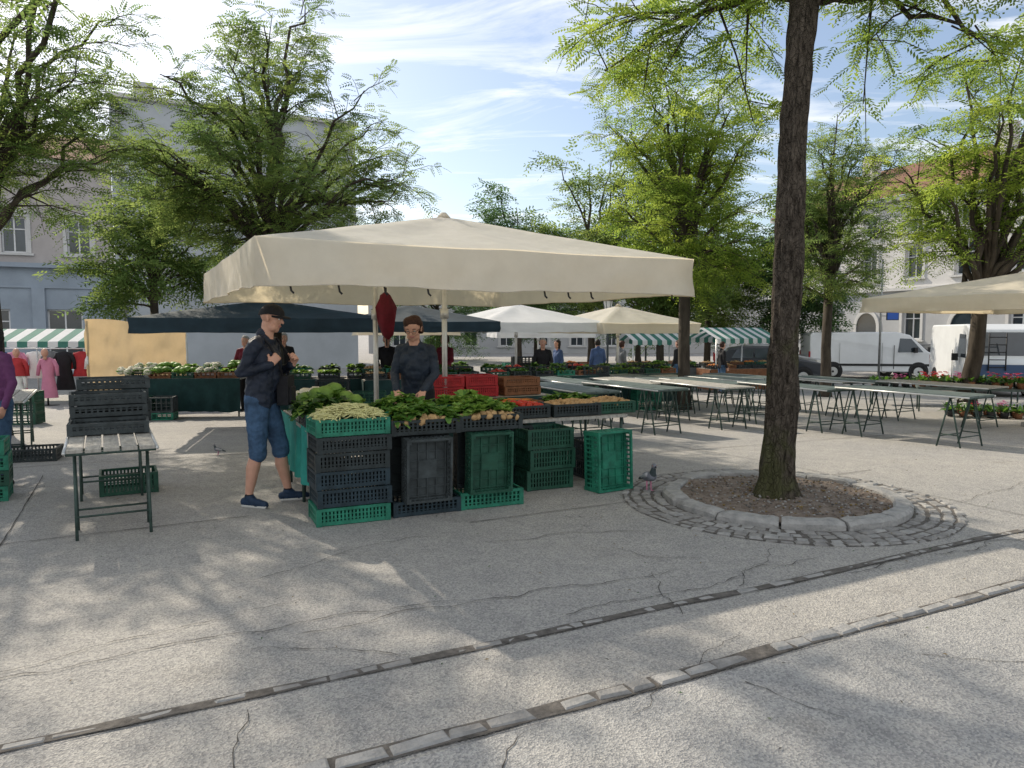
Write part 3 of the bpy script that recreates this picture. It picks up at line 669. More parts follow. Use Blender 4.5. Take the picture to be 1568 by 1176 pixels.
x,y=SL(.92,.12); upright('upright_crate',x,y,.135,SA,'crate_grey',.54,.40,.18)
x,y=SL(.92,.38); upright('upright_crate',x,y,.135,SA,'crate_dark',.54,.56,.12)
x,y=SL(.92,.22); crate_stack('display_crate',x,y,.69,SA,[('crate_dark',.13)])
x,y=SL(1.53,.22); crate_stack('flat_crate',x,y,0,SA,[('crate_green',.15)])
x,y=SL(1.50,.12); upright('upright_crate',x,y,.155,SA,'crate_dkgreen',.53,.40,.16)
x,y=SL(1.53,.36); upright('upright_crate',x,y,.155,SA,'crate_dark',.53,.50,.12)
x,y=SL(1.53,.22); crate_stack('display_crate',x,y,.69,SA,[('crate_dark',.14)])
x,y=SL(2.85,.32); upright('upright_crate',x,y,0,SA+.12,'crate_green',.58,.42,.24,lean=-.04)
x,y=SL(2.35,.62); crate_stack('stacked_crates',x,y,0,SA,[('crate_dkgreen',.2),('crate_dkgreen',.2),('crate_dkgreen',.2)],.5,.38)
x,y=SL(2.05,.95); crate_stack('stacked_crates',x,y,0,SA,[('crate_dark',.2),('crate_dkgreen',.2),('crate_dark',.2)],.5,.38)
x,y=SL(3.15,.85); crate_stack('stacked_crates',x,y,0,SA,[('crate_dark',.2),('crate_dark',.2)],.5,.38)

# ------------------------------------------------------------ tables
def trestle_table(name,c,l,w,rz,h=.75,top='tabletop',zg=None,slats=4):
    zg=gz(c[1]) if zg is None else zg; mb=MB()
    sw=w/slats
    for i in range(slats): mb.box((-w/2+sw*(i+.5),R.uniform(-.006,.006),h-.012+R.uniform(-.002,.002)),(sw-.014,l,.024),top)
    for sx in (-1,1): mb.tube([(sx*(w/2+.008),-l/2,h-.02),(sx*(w/2+.008),l/2,h-.02)],.014,'alu',6)
    for yy in (-l/2+.02,l/2-.02): mb.tube([(-w/2,yy,h-.03),(w/2,yy,h-.03)],.016,'steel_green',6)
    for sy in (-1,1):
        y0=sy*(l/2-.28)
        mb.tube([(-w/2+.03,y0,h-.04),(w/2-.03,y0,h-.04)],.013,'steel_green',6)
        for sx in (-1,1):
            x0=sx*(w/2-.05)
            mb.tube([(x0,y0,h-.03),(x0,y0-.17,.0)],.013,'steel_green',6); mb.tube([(x0,y0,h-.03),(x0,y0+.17,.0)],.013,'steel_green',6)
            mb.tube([(x0,y0-.12,.20),(x0,y0+.12,.20)],.009,'steel_green',5)
        for q in (-.13,.13): mb.tube([(-w/2+.05,y0+q,.17),(w/2-.05,y0+q,.17)],.009,'steel_green',5)
    return mb.obj(name,(c[0],c[1],zg),rz)
vd=Vector((-UY,UX))
p0=Vector((-3.02,5.45)); c0=p0+vd*1.0
trestle_table('market_table',c0,2.0,.60,rad(29),h=.70,slats=5)
cs=MB()
q=p0+vd*.95
for k,(dx,dy,nn,m) in enumerate(((0,.0,1,'crate_grey'),(-.02,.42,3,'crate_grey'),(.02,.86,4,'crate_grey'))):
    for i in range(nn):
        pp=q+vd*dy; crate(cs,TM((pp.x+dx,pp.y,.705+i*.105),rad(29)+R.uniform(-.06,.06)),.6,.4,.10,m,13,8)
cs.obj('stacked_empty_crates')
crate_stack('green_crate',-3.75,7.15,0,rad(29),[('crate_dkgreen',.2)],.5,.4)
crate_stack('green_crate',-5.0,6.75,0,rad(29),[('crate_green',.14),('crate_dkgreen',.14),('crate_green',.14),('crate_green',.14)])
crate_stack('dark_crate',-5.85,8.9,gz(8.9),rad(20),[('crate_dark',.16)])
trestle_table('market_table',(-6.7,9.6),2.0,.7,rad(29))
rows=[((6.35,10.0),4),((2.55,11.6),2),((3.9,12.4),3),((8.3,12.6),3),((1.35,10.9),1),((7.0,15.0),2),((5.2,15.2),2)]
for (s,nn) in rows:
    s=Vector(s)
    for k in range(nn):
        c=s+vd*(1.05+2.15*k)+Vector((R.uniform(-.04,.04),0)); trestle_table('market_table',c,2.05,.64,A27+R.uniform(-.06,.06),h=.76+R.uniform(-.015,.015),top='tabletop_green' if R.random()<.85 else 'tabletop',slats=3)

mt=MB()
def slab(mb,x0,x1,y0,y1,z,m,t=.03):
    mb.box(((x0+x1)/2,(y0+y1)/2,z-t/2),(x1-x0,y1-y0,t),m)
slab(mt,.0,1.85,.45,1.0,.74,'tabletop'); slab(mt,.03,.72,1.01,2.0,.74,'tabletop'); slab(mt,1.95,3.45,.75,1.6,.66,'tabletop'); slab(mt,1.6,3.4,2.3,2.95,.74,'tabletop')
for (a,b) in ((.05,.5),(1.8,.5),(.05,.95),(1.8,.95),(.08,1.1),(.67,1.1),(.08,1.9),(.67,1.9),(2.0,.8),(3.4,.8),(2.0,1.55),(3.4,1.55),(1.65,2.35),(3.35,2.35),(1.65,2.9),(3.35,2.9)):
    mt.tube([(a,b,0),(a,b,.64)],.016,'steel_green',6)
mt.obj('stall_counter',(SO.x,SO.y,0),SA)
def drape(mb,pa,pb,zt,zb,m,amp=.025,f=18):
    n=int(max(8,(Vector(pb)-Vector(pa)).length*22)); pa=Vector(pa);pb=Vector(pb);t=(pb-pa).normalized();nr=Vector((t.y,-t.x)); vs=[]
    for k in range(7):
        for i in range(n+1):
            p=pa+(pb-pa)*i/n; o=amp*(k/6)*(math.sin(i*.9+pa.x)+.6*mnoise.noise(Vector((i*.3,k*.3,pa.y))))+.012
            vs.append((p.x+nr.x*o,p.y+nr.y*o,zt+(zb-zt)*k/6+(.03*mnoise.noise(Vector((i*.25,pa.y,3))) if k==6 else 0)))
    mb.add(vs,[(k*(n+1)+i,k*(n+1)+i+1,(k+1)*(n+1)+i+1,(k+1)*(n+1)+i) for k in range(6) for i in range(n)],m,True)
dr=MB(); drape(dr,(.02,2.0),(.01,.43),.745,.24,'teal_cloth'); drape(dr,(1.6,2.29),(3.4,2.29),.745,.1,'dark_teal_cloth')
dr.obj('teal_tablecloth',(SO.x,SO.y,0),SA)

# ------------------------------------------------------------ produce
def leafq(mb,c,L,w,az,el,m,curl=.5):
    d=Vector((math.cos(az)*math.cos(el),math.sin(az)*math.cos(el),math.sin(el))); s=Vector((-math.sin(az),math.cos(az),0)); vs=[]
    for k,(t,ww) in enumerate(((0,.15),(.3,.8),(.65,1.),(1,.35))):
        p=Vector(c)+d*L*t+Vector((0,0,-curl*L*t*t*.5))
        for q in (-1,0,1): vs.append(p+s*q*w*ww/2+Vector((0,0,.12*w*(abs(q)))) + Vector((R.uniform(-1,1),R.uniform(-1,1),R.uniform(-1,1)))*.006)
    mb.add(vs,[(k*3+q,k*3+q+1,k*3+q+4,k*3+q+3) for k in range(3) for q in range(2)],m,True)
def pile(mb,c,lx,ly,h,kind,n,rz=0):
    q=Matrix.Rotation(rz,3,'Z')
    for i in range(n):
        a,b=R.uniform(-1,1),R.uniform(-1,1); z=h*(1-.6*a*a)*(1-.6*b*b)*R.uniform(.55,1)
        v=q@Vector((a*lx/2,b*ly/2,0)); p=Vector(c)+v+Vector((0,0,z))
        if kind=='bean':
            az=R.uniform(0,6.28); l=R.uniform(.05,.075); d=Vector((math.cos(az),math.sin(az),R.uniform(-.3,.3)))
            mb.tube([p-d*l,p+Vector((0,0,.012)),p+d*l],[.004,.0075,.004],'bean',5)
        elif kind=='potato': mb.ell(p,(R.uniform(.03,.045),R.uniform(.022,.032),.024),'potato',7,5,Rm=Euler((R.random(),R.random(),R.uniform(0,6))).to_matrix(),jit=.2,seed=i)
        elif kind in('tomato','carrotball'): mb.ell(p,R.uniform(.028,.038),'tomato' if kind=='tomato' else 'carrot',7,5)
        elif kind=='carrot':
            az=R.uniform(-.5,.5)+rz; d=Vector((math.cos(az),math.sin(az),0)); mb.tube([p-d*.08,p+d*.0,p+d*.09],[.015,.012,.003],'carrot',6)
            for k in range(4): leafq(mb,p-d*.08,.12,.03,az+math.pi+R.uniform(-.4,.4),.3,'greens')
        elif kind=='lettuce':
            s=R.uniform(.8,1.2)
            for k in range(11): leafq(mb,p,.11*s,.10*s,R.uniform(0,6.28),R.uniform(.1,1.3),'lettuce' if R.random()<.7 else 'greens',.9)
        elif kind in('greens','greens_dk'):
            az0=R.uniform(0,6.28)
            for k in range(9): leafq(mb,p,R.uniform(.08,.17),R.uniform(.03,.07),az0+R.uniform(-1.2,1.2),R.uniform(-.1,.9),kind if R.random()<.75 else 'lettuce',.8)
        elif kind=='cauli':
            mb.ell(p+Vector((0,0,.04)),(.075,.075,.06),'cauli',12,8,jit=.25,seed=i)
            for k in range(9): leafq(mb,p-Vector((0,0,.01)),.13,.09,k*.7+R.random(),R.uniform(.3,.9),'greens',.4)
        elif kind=='cabbage':
            mb.ell(p+Vector((0,0,.04)),(.09,.09,.075),'lettuce',12,8,jit=.1,seed=i)
            for k in range(7): leafq(mb,p-Vector((0,0,.02)),.15,.13,k*.9+R.random(),R.uniform(.2,.8),'greens',.3)
def produce(name,lx,ly,x,y,z,h,kind,n,rz=SA,local=True):
    mb=MB(); px,py=SL(x,y) if local else (x,y); pile(mb,(px,py,z),lx,ly,h,kind,n,rz); return mb.obj(name)
produce('wax_bean_pile',.54,.34,.3,.2,.83,.13,'bean',520)
produce('green_lettuce_pile',.54,.34,.92,.24,.80,.12,'greens',34)
produce('potato_pile',.5,.16,.92,.10,.78,.06,'potato',45)
produce('lettuce_pile',.54,.34,1.53,.26,.81,.12,'lettuce',20)
produce('potato_pile',.5,.16,1.53,.10,.79,.06,'potato',45)
for (x,y,l,w,k,n,m) in ((.30,.72,.58,.40,'greens_dk',36,'crate_dark'),(.93,.72,.58,.40,'greens',36,'crate_green'),(1.55,.72,.58,.40,'lettuce',18,'crate_green'),
        (.36,1.25,.6,.4,'cabbage',12,'crate_green'),(.36,1.72,.6,.4,'cauli',14,'crate_dkgreen')):
    px,py=SL(x,y); crate_stack('display_crate',px,py,.745,SA,[(m,.10)],.58,.4)
    produce({'greens_dk':'spinach_pile','greens':'herb_pile','lettuce':'lettuce_pile','cabbage':'cabbage_pile','cauli':'cauliflower_pile'}[k],.52,.34,x,y,.80,.16 if k!='cauli' else .12,k,n)
produce('leafy_bunch_pile',.25,.45,.10,.80,.82,.10,'greens_dk',22)
for (x,y,k,n,m) in ((2.25,1.0,'tomato',60,'crate_dark'),(2.85,.98,'potato',110,'crate_dark'),(3.32,1.0,'potato',110,'crate_dkgreen'),(2.4,1.42,'carrot',30,'crate_wood'),(3.1,1.42,'greens',24,'crate_dark')):
    px,py=SL(x,y); crate_stack('display_crate',px,py,.665,SA,[(m,.13)],.56,.38); produce({'tomato':'tomato_pile','potato':'potato_pile','carrot':'carrot_pile','greens':'herb_pile'}[k],.48,.30,x,y,.76,.06,k,n)
for (x,nn) in ((2.0,2),(2.45,2)):
    px,py=SL(x,2.6); crate_stack('red_crates',px,py,.745,SA,[('crate_red',.13)]*nn,.42,.35)
px,py=SL(3.0,2.6); crate_stack('wooden_crates',px,py,.745,SA,[('crate_wood',.11)]*2,.5,.35)

def stall(name,c,l,w,rz,items,cloth='dark_teal_cloth',h=.8):
    root=empty(name,(c[0],c[1],gz(c[1])),rz); mb=MB()
    mb.box((0,0,h-.015),(l,w,.03),'tabletop')
    for sx in (-1,1):
        for sy in (-1,1): mb.tube([(sx*(l/2-.05),sy*(w/2-.05),0),(sx*(l/2-.05),sy*(w/2-.05),h-.03)],.018,'steel_green',6)
    drape(mb,(-l/2,-w/2-.005),(l/2,-w/2-.005),h,.12,cloth); drape(mb,(-l/2-.005,w/2),(-l/2-.005,-w/2),h,.12,cloth)
    mb.obj('counter',parent=root)
    cb=MB(); pr=MB(); n=int(l/.45)
    for i in range(n):
        x=-l/2+.25+i*(l-.5)/max(1,n-1)
        for yy in (-.2,.2):
            m=R.choice(['crate_green','crate_dkgreen','crate_dark','crate_dark','crate_dark','crate_wood']); zz=h+(.08 if yy>0 else 0)
            crate(cb,TM((x,yy,zz)),.42,.36,.12,m,5,4); k=R.choice(items)
            if k: pile(pr,(x,yy,zz+.07),.36,.28,.09,k,{'lettuce':8,'greens':12,'greens_dk':12,'cauli':6,'cabbage':6,'tomato':24,'potato':30,'carrot':10,'carrotball':24}[k])
    cb.obj('crates',parent=root)
    if pr.V: pr.obj('produce',parent=root)
    return root
stall('vegetable_stall',(-6.75,15.4),2.3,.9,rad(6),['cauli','cauli','cabbage','lettuce'])
stall('vegetable_stall',(-4.0,15.0),2.2,.9,rad(12),['greens','greens_dk','lettuce','carrotball'])
stall('vegetable_stall',(-1.9,15.2),2.4,.9,rad(20),['greens_dk','greens','potato',None])
stall('vegetable_stall',(.6,16.8),2.6,.9,rad(20),['greens_dk','greens','lettuce',None,'tomato'])
stall('vegetable_stall',(2.9,18.4),2.4,.9,rad(24),['greens','greens_dk','potato',None])
stall('vegetable_stall',(-2.4,19.5),2.6,.9,rad(10),['greens','greens_dk',None])
stall('vegetable_stall',(1.2,23),3.0,.9,rad(15),['greens',None,'carrotball'],'cloth_grey')
stall('vegetable_stall',(5.2,25.5),2.6,.9,rad(15),['greens','potato',None],'cloth_grey')
stall('vegetable_stall',(7.6,24.8),2.6,.9,rad(15),['potato','carrotball',None],'crate_wood')
for (x,y,s) in ((-8.0,14.6,[('crate_green',.15)]*2),(-7.4,14.5,[('crate_dkgreen',.15)]*3),(-6.9,14.4,[('crate_green',.15),('crate_grey',.3)]),(-.7,14.2,[('crate_dkgreen',.2)]*3),(.9,15.4,[('crate_dkgreen',.2)]*4),(1.5,15.6,[('crate_dkgreen',.2)]*3),(3.1,17.0,[('crate_green',.2)]*3),(-9.0,13.5,[('crate_dkgreen',.2)]*3),(.1,13.0,[('crate_dark',.2)]*3),(1.9,17.0,[('crate_dark',.2)]*5),(-3.3,13.6,[('crate_dark',.2)]*4),(-2.6,13.4,[('crate_dkgreen',.2)]*3),(.3,18.9,[('crate_dark',.2)]*6),(3.9,20.2,[('crate_dark',.2)]*5)):
    crate_stack('stacked_crates',x,y,gz(y),rad(10),s,ns=7)
produce('cauliflower_pile',.7,.5,-7.7,15.0,.62,.12,'cauli',12,0,False)

def garment(mb,x,y,z,m,L=.8,w=.2,hem=.26):
    rings=[(0,.05,.04),(.04,w,.06),(.12,w*1.02,.09),(L*.45,w*.82,.09),(L,hem,.12)]; n=14; vs=[]
    for (dz,a,b) in rings:
        for i in range(n):
            th=2*math.pi*i/n; vs.append((x+a*math.cos(th)*(1+.06*math.sin(5*th)*(dz>.3)),y+b*math.sin(th),z-dz))
    mb.add(vs,[(k*n+i,k*n+(i+1)%n,(k+1)*n+(i+1)%n,(k+1)*n+i) for k in range(4) for i in range(n)],m,True)
    for s in (-1,1): mb.tube([(x+s*w*.8,y,z-.06),(x+s*(w+.05),y,z-.22),(x+s*(w+.08),y-.02,z-.45)],[.055,.05,.04],m,7)
gm=MB(); base=gz(19)
gm.tube([(-14.6,19,1.05),(-9.9,19,1.05)],.018,'alu',6)
for x in (-14.6,-12.2,-9.9): gm.tube([(x,19,base),(x,19,1.05)],.018,'alu',6)
for i,x in enumerate(np.arange(-14.4,-10.0,.42)):
    garment(gm,x,19+R.uniform(-.1,.1),.98,['cloth_grey','cloth_red','cloth_black','cloth_blue','cloth_pink','cloth_white','cloth_grey','cloth_black','cloth_red','cloth_white','cloth_blue'][i%11],R.uniform(.6,1.0))
garment(gm,-12.2,18.2,.85,'cloth_red',.45); garment(gm,-12.2,18.2,.55,'cloth_white',.75,.14,.28); garment(gm,-11.5,18.3,.85,'cloth_pink',1.0,.17,.22); garment(gm,-12.95,18.2,.85,'cloth_grey',.5)
for x in (-12.2,-11.5,-12.95):
    gm.tube([(x,18.25,base),(x,18.25,.85)],.02,'black_plastic',6); gm.ell((x,18.2,.97),(.075,.09,.11),'skin',10,8); gm.tube([(x,18.2,.80),(x,18.2,.9)],.04,'skin',8); gm.box((x,18.25,base+.02),(.35,.35,.03),'black_plastic')
gm.obj('clothes_rack')

# ------------------------------------------------------------ people
def cap_mesh(prims,n=12):
    mb=MB()
    for (lab,a,b,ra,rb) in prims:
        a=Vector(a);b=Vector(b);d=b-a; L=d.length
        if L<1e-5: d=Vector((0,0,1e-3)); b=a+d
        d=d.normalized(); pts=[];rr=[]
        for k in range(5): ph=math.pi/2*(k/4); pts.append(a-d*ra*math.cos(ph)); rr.append(max(1e-4,ra*math.sin(ph)))
        for k in range(5): ph=math.pi/2*(k/4); pts.append(b+d*rb*math.sin(ph)); rr.append(max(1e-4,rb*math.cos(ph)))
        ref=d.orthogonal().normalized(); b2=d.cross(ref); vs=[]
        for p,r in zip(pts,rr):
            for j in range(n):
                th=2*math.pi*j/n; vs.append(p+(ref*math.cos(th)+b2*math.sin(th))*r)
        fs=[(i*n+j,i*n+(j+1)%n,(i+1)*n+(j+1)%n,(i+1)*n+j) for i in range(9) for j in range(n)]
        fs.append(tuple(range(n-1,-1,-1))); fs.append(tuple(9*n+j for j in range(n)))
        mb.add(vs,fs,'skin')
    return mb
def remesh(name,prims,vox,mats,smooth=3,disp=0,parent=None,dl=()):
    mb=cap_mesh(prims); me=bpy.data.meshes.new('tmp'); me.from_pydata(mb.V,[],mb.F); me.update()
    o=bpy.data.objects.new('tmp',me); COL.objects.link(o)
    r=o.modifiers.new('r','REMESH'); r.mode='VOXEL'; r.voxel_size=vox; r.adaptivity=0
    s=o.modifiers.new('s','SMOOTH'); s.factor=.5; s.iterations=smooth
    bpy.context.view_layer.update(); dg=bpy.context.evaluated_depsgraph_get()
    m2=bpy.data.meshes.new_from_object(o.evaluated_get(dg)); bpy.data.objects.remove(o)
    labs=list(dict.fromkeys(p[0] for p in prims))
    nv=len(m2.vertices); co=np.empty(nv*3); m2.vertices.foreach_get('co',co); co=co.reshape(-1,3)
    def lab_of(P):
        best=np.full(len(P),1e9); li=np.zeros(len(P),int)
        for (lab,a,b,ra,rb) in prims:
            a=np.array(a,float);b=np.array(b,float);ab=b-a;t=np.clip(((P-a)@ab)/max(1e-9,ab@ab),0,1)
            d=np.linalg.norm(P-(a+t[:,None]*ab),axis=1)-(ra+(rb-ra)*t); k=d<best; best[k]=d[k]; li[k]=labs.index(lab)
        return li
    if disp>0:
        vl=lab_of(co); no=np.empty(nv*3); m2.vertices.foreach_get('normal',no); no=no.reshape(-1,3); cl={labs.index(l):(1 if l=='top' else .55) for l in dl if l in labs}
        for i in range(nv):
            if vl[i] in cl:
                p=Vector(co[i]); co[i]+=no[i]*disp*cl[vl[i]]*(mnoise.noise(Vector((p.x*11,p.y*11,p.z*17)))+.5*mnoise.noise(p*30))
        m2.vertices.foreach_set('co',co.reshape(-1))
    nf=len(m2.polygons); fc=np.empty(nf*3); m2.polygons.foreach_get('center',fc); fl=lab_of(fc.reshape(-1,3))
    m2.materials.clear()
    for l in labs: m2.materials.append(M[mats[l]])
    m2.polygons.foreach_set('material_index',fl.astype(np.int32)); m2.polygons.foreach_set('use_smooth',np.ones(nf,bool)); m2.update()
    ob=bpy.data.objects.new(name,m2); COL.objects.link(ob)
    if parent: ob.parent=parent
    return ob
def hand(w,d,nrm,side,curl,s=1.0,fr=.0085):
    w=Vector(w);d=Vector(d).normalized();nrm=Vector(nrm);nrm=(nrm-d*nrm.dot(d)).normalized();sd=d.cross(nrm).normalized()
    if sd.dot(Vector(side))<0: sd=-sd
    P=[]
    for q in (-.026,-.009,.009,.026): P.append(('skin',w+sd*q*.6*s+d*.01,w+d*.085*s+sd*q*s,.017*s,.013*s))
    for q,L in zip((-.033,-.011,.011,.032),(.062,.078,.084,.074)):
        p=w+d*.085*s+sd*q*s; a=0; seg=L*s/2.6
        for k,f in enumerate((1.1,.85,.65)):
            a+=curl*(.8 if k==0 else 1.0); dv=(d*math.cos(a)+nrm*math.sin(a)); p2=p+dv*seg*f; P.append(('skin',p,p2,fr*(1-.08*k),fr*(.92-.08*k))); p=p2
    p=w+d*.025*s+sd*.028*s; p1=p+(sd*.8+d*.6+nrm*.3).normalized()*.042*s; p2=p1+(d*.75+sd*.1+nrm*(.5+curl*.3)).normalized()*.034*s
    P.append(('skin',p,p1,.014*s,.011*s)); P.append(('skin',p1,p2,.0105*s,.0085*s)); return P
def person(name,loc,rz,J={},mats={},vox=.012,hair='short',cap=False,tilt=0,turn=0,shorts=False,sc=1.0,fat=1.0,disp=.0,arms='down',glasses=False,curl=.5,feet_out=.15):
    j=dict(hR=(.09,0,.92),hL=(-.09,0,.92),kR=(.10,.02,.50),kL=(-.10,.02,.50),aR=(.11,-.02,.085),aL=(-.11,.02,.085),pel=(0,0,.96),ch=(0,.0,1.28),nk=(0,.0,1.47),hd=(0,.025,1.62),
           sR=(.165,0,1.405),sL=(-.165,0,1.405),eR=(.22,-.02,1.14),eL=(-.22,-.02,1.14),wR=(.22,.08,.90),wL=(-.22,.08,.90))
    if arms=='work':
        j.update(eR=(.23,.06,1.16),eL=(-.23,.06,1.16),wR=(.15,.30,1.03),wL=(-.15,.30,1.03))
    j.update(J); j={k:Vector(v) for k,v in j.items()}
    X=Vector((1,0,0)); P=[]
    f=fat
    pel,ch,nk=j['pel'],j['ch'],j['nk']
    T='top'
    for s in (-1,1):
        P.append((T,pel+X*.070*s*f+Vector((0,0,-.05)),pel+X*.062*s*f+Vector((0,.012,.12)),.106*f,.102*f))
        P.append((T,pel+X*.062*s*f+Vector((0,.012,.12)),ch+X*.068*s,.102*f,.108*f))
        P.append((T,ch+X*.070*s,(j['sR'] if s>0 else j['sL'])*.75+ch*.25+Vector((0,0,.0)),.104*f,.062))
    for S_,q in (('sR',1),('sL',-1)):
        P.append((T,j[S_]+Vector((-.045*q,0,.012)),nk+Vector((.03*q,-.01,-.03)),.050,.050))
    P.append((T,pel+Vector((0,.02*f,.1)),ch+Vector((0,.02,-.05)),.112*f,.108*f))
    P.append((T,ch+Vector((0,.01,.02)),nk+Vector((0,-.005,-.06)),.095,.070))
    P.append((T,nk+Vector((0,-.012,-.02)),nk+Vector((0,-.02,.020)),.064,.062))
    for S in 'RL':
        P.append((T,j['s'+S],j['e'+S],.056*f,.047)); P.append((T,j['e'+S],j['w'+S],.047,.036))
        d=(j['w'+S]-j['e'+S]).normalized(); P.append(('skin',j['w'+S]-d*.02,j['w'+S]+d*.015,.024,.022))
        if arms=='work': d=Vector((d.x*.5,.7,-.75)); nn=Vector((0,-.6,-.6)); sd=Vector((-1 if S=='R' else 1,0,0))
        elif arms=='strap': nn=Vector((-.75 if S=='R' else .75,-.5,0)); sd=Vector((0,0,1)); d=Vector((-.35 if S=='R' else .35,.45,.65))
        else: nn=Vector((-1 if S=='R' else 1,.1,0)); sd=Vector((0,1,0))
        P+=hand(j['w'+S]+d.normalized()*.01,d,nn,sd,curl if arms!='strap' else 1.15,1.0,.0095 if vox>.009 else .009)
    for S in 'RL':
        h,k,a=j['h'+S],j['k'+S],j['a'+S]
        if shorts:
            kk=k+(k-h).normalized()*.01; P.append(('bot',h+Vector((0,-.01,-.0)),kk,.100*f,.074))
            P.append(('bot',kk-Vector((0,0,.03)),kk,.078,.078))
            P.append(('skin',k,k*.62+a*.38+Vector((0,-.014,0)),.050,.059)); P.append(('skin',k*.62+a*.38+Vector((0,-.014,0)),a+Vector((0,0,.03)),.059,.034)); P.append(('sock',a+Vector((0,0,.015)),a,.038,.038))
        else:
            P.append(('bot',h,k,.098*f,.068)); P.append(('bot',k,a+Vector((0,0,.03)),.068,.050))
        o=feet_out*(1 if S=='R' else -1); fd=Vector((math.sin(o),math.cos(o),0))
        a0=Vector((a.x,a.y,.045)); P.append(('shoe',a0-fd*.045,a0+fd*.10+Vector((0,0,-.004)),.040,.037)); P.append(('shoe',a0+fd*.09+Vector((0,0,-.006)),a0+fd*.165+Vector((0,0,-.012)),.038,.030)); P.append(('shoe',a,a0+fd*.05,.042,.038))
        for q in (-.018,.018): P.append(('sole',a0-fd*.055+fd.cross(Vector((0,0,1)))*q+Vector((0,0,-.032)),a0+fd*.175+fd.cross(Vector((0,0,1)))*q+Vector((0,0,-.032)),.016,.014))
    hc=j['hd']; Rm=Matrix.Rotation(turn,3,'Z')@Matrix.Rotation(-tilt,3,'X'); H=lambda v: hc+Rm@Vector(v)
    P.append(('skin',nk+Vector((0,0,-.03)),H((0,-.025,-.05)),.056,.054))
    P+= [('skin',H((0,-.022,.035)),H((0,.012,.035)),.081,.077),('skin',H((0,.022,.02)),H((0,.032,-.055)),.064,.048),('skin',H((0,.048,-.086)),H((0,.050,-.084)),.029,.027),
         ('skin',H((-.035,.045,-.022)),H((-.03,.052,-.03)),.028,.024),('skin',H((.035,.045,-.022)),H((.03,.052,-.03)),.028,.024),
         ('skin',H((-.034,.072,.036)),H((.034,.072,.036)),.012,.012),('skin',H((0,.080,.018)),H((0,.100,-.018)),.010,.013),
         ('lip',H((-.019,.080,-.052)),H((.019,.080,-.052)),.008,.008),('skin',H((-.03,.03,-.07)),H((.03,.03,-.07)),.036,.036)]
    for s in (-1,1): P.append(('skin',H((s*.083,-.012,.022)),H((s*.080,-.006,-.018)),.014,.010))
    hr='hair'
    if hair!='bald':
        P+= [(hr,H((0,-.036,.048)),H((0,.000,.070)),.086,.073),(hr,H((-.03,-.050,-.005)),H((.03,-.050,-.005)),.060,.060)]
        if hair in('bob','long'):
            P.append((hr,H((-.025,-.01,.080)),H((.03,.018,.082)),.068,.058))
            for s in (-1,1): P.append((hr,H((s*.062,-.024,.055)),H((s*.072,-.030,-.035 if hair=='bob' else -.12)),.038,.030))
            P.append((hr,H((0,-.06,.0)),H((0,-.065,-.05 if hair=='bob' else -.16)),.058,.042))
    mm=dict(top='jacket_navy',bot='denim',skin='skin',shoe='cloth_black',sole='sole',sock='cloth_black',hair='hair_dark',lip='lip',cap='cloth_black'); mm.update(mats)
    root=empty(name,(loc[0],loc[1],gz(loc[1])),rz); root.scale=(sc,sc,sc)
    remesh('body',P,vox,mm,3 if vox>.009 else 2,disp,root,('top','bot'))
    e=MB(); RT=Rm
    for s in (-1,1):
        e.ell(H((s*.031,.072,.010)),(.014,.012,.009),'eye_white',8,6,Rm=RT); e.ell(H((s*.031,.081,.010)),(.006,.005,.006),'eye_dark',8,6)
        e.tube([H((s*.018,.083,.034)),H((s*.032,.084,.038)),H((s*.048,.074,.033))],.0035,mm['hair'],5)
    if glasses:
        for s in (-1,1): e.tube([H((s*.033+.022*math.cos(a),.098-.006*abs(math.cos(a)),.006+.017*math.sin(a))) for a in np.linspace(0,6.283,13)],.0016,'black_plastic',4); e.tube([H((s*.055,.092,.012)),H((s*.085,-.0,.015))],.002,'black_plastic',4)
        e.tube([H((-.011,.100,.01)),H((.011,.100,.01))],.0016,'black_plastic',4)
    if cap:
        vs=[];fs=[];n=20;K=7
        for k in range(K):
            ph=math.pi/2*k/K
            for i in range(n):
                a=2*math.pi*i/n; rx,ry=.091*math.cos(ph)**.8,.110*math.cos(ph)**.8
                vs.append(H((rx*math.cos(a),-.008+ry*math.sin(a),.040-.030*max(0,-math.sin(a))*(1-k/K)+.090*math.sin(ph))))
        vs.append(H((0,-.006,.132)))
        for k in range(K-1):
            for i in range(n): fs.append((k*n+i,k*n+(i+1)%n,(k+1)*n+(i+1)%n,(k+1)*n+i))
        for i in range(n): fs.append(((K-1)*n+i,(K-1)*n+(i+1)%n,K*n))
        e.add(vs,fs,mm['cap'],True); e.ell(H((0,-.006,.133)),(.008,.008,.004),mm['cap'],8,5)
        vs=[];n=12
        for k,(r,z,yo) in enumerate(((.086,.046,.0),(.083,.042,.05),(.070,.034,.085))):
            for i in range(n+1):
                a=math.pi*i/n; vs.append(H((r*math.cos(a),.02+r*math.sin(a)*.85+yo*(math.sin(a)**.7 if k else 0),z-.012*abs(math.cos(a)))))
        vs2=[v+Rm@Vector((0,0,-.007)) for v in vs]; N_=len(vs)
        fs=[(k*(n+1)+i,k*(n+1)+i+1,(k+1)*(n+1)+i+1,(k+1)*(n+1)+i) for k in range(2) for i in range(n)]
        fs+= [tuple(q+N_ for q in f_[::-1]) for f_ in fs]+[(2*(n+1)+i,2*(n+1)+i+1,2*(n+1)+i+1+N_,2*(n+1)+i+N_) for i in range(n)]
        e.add(vs+vs2,fs,mm['cap'],True)
    e.obj('face_details',parent=root)
    return root
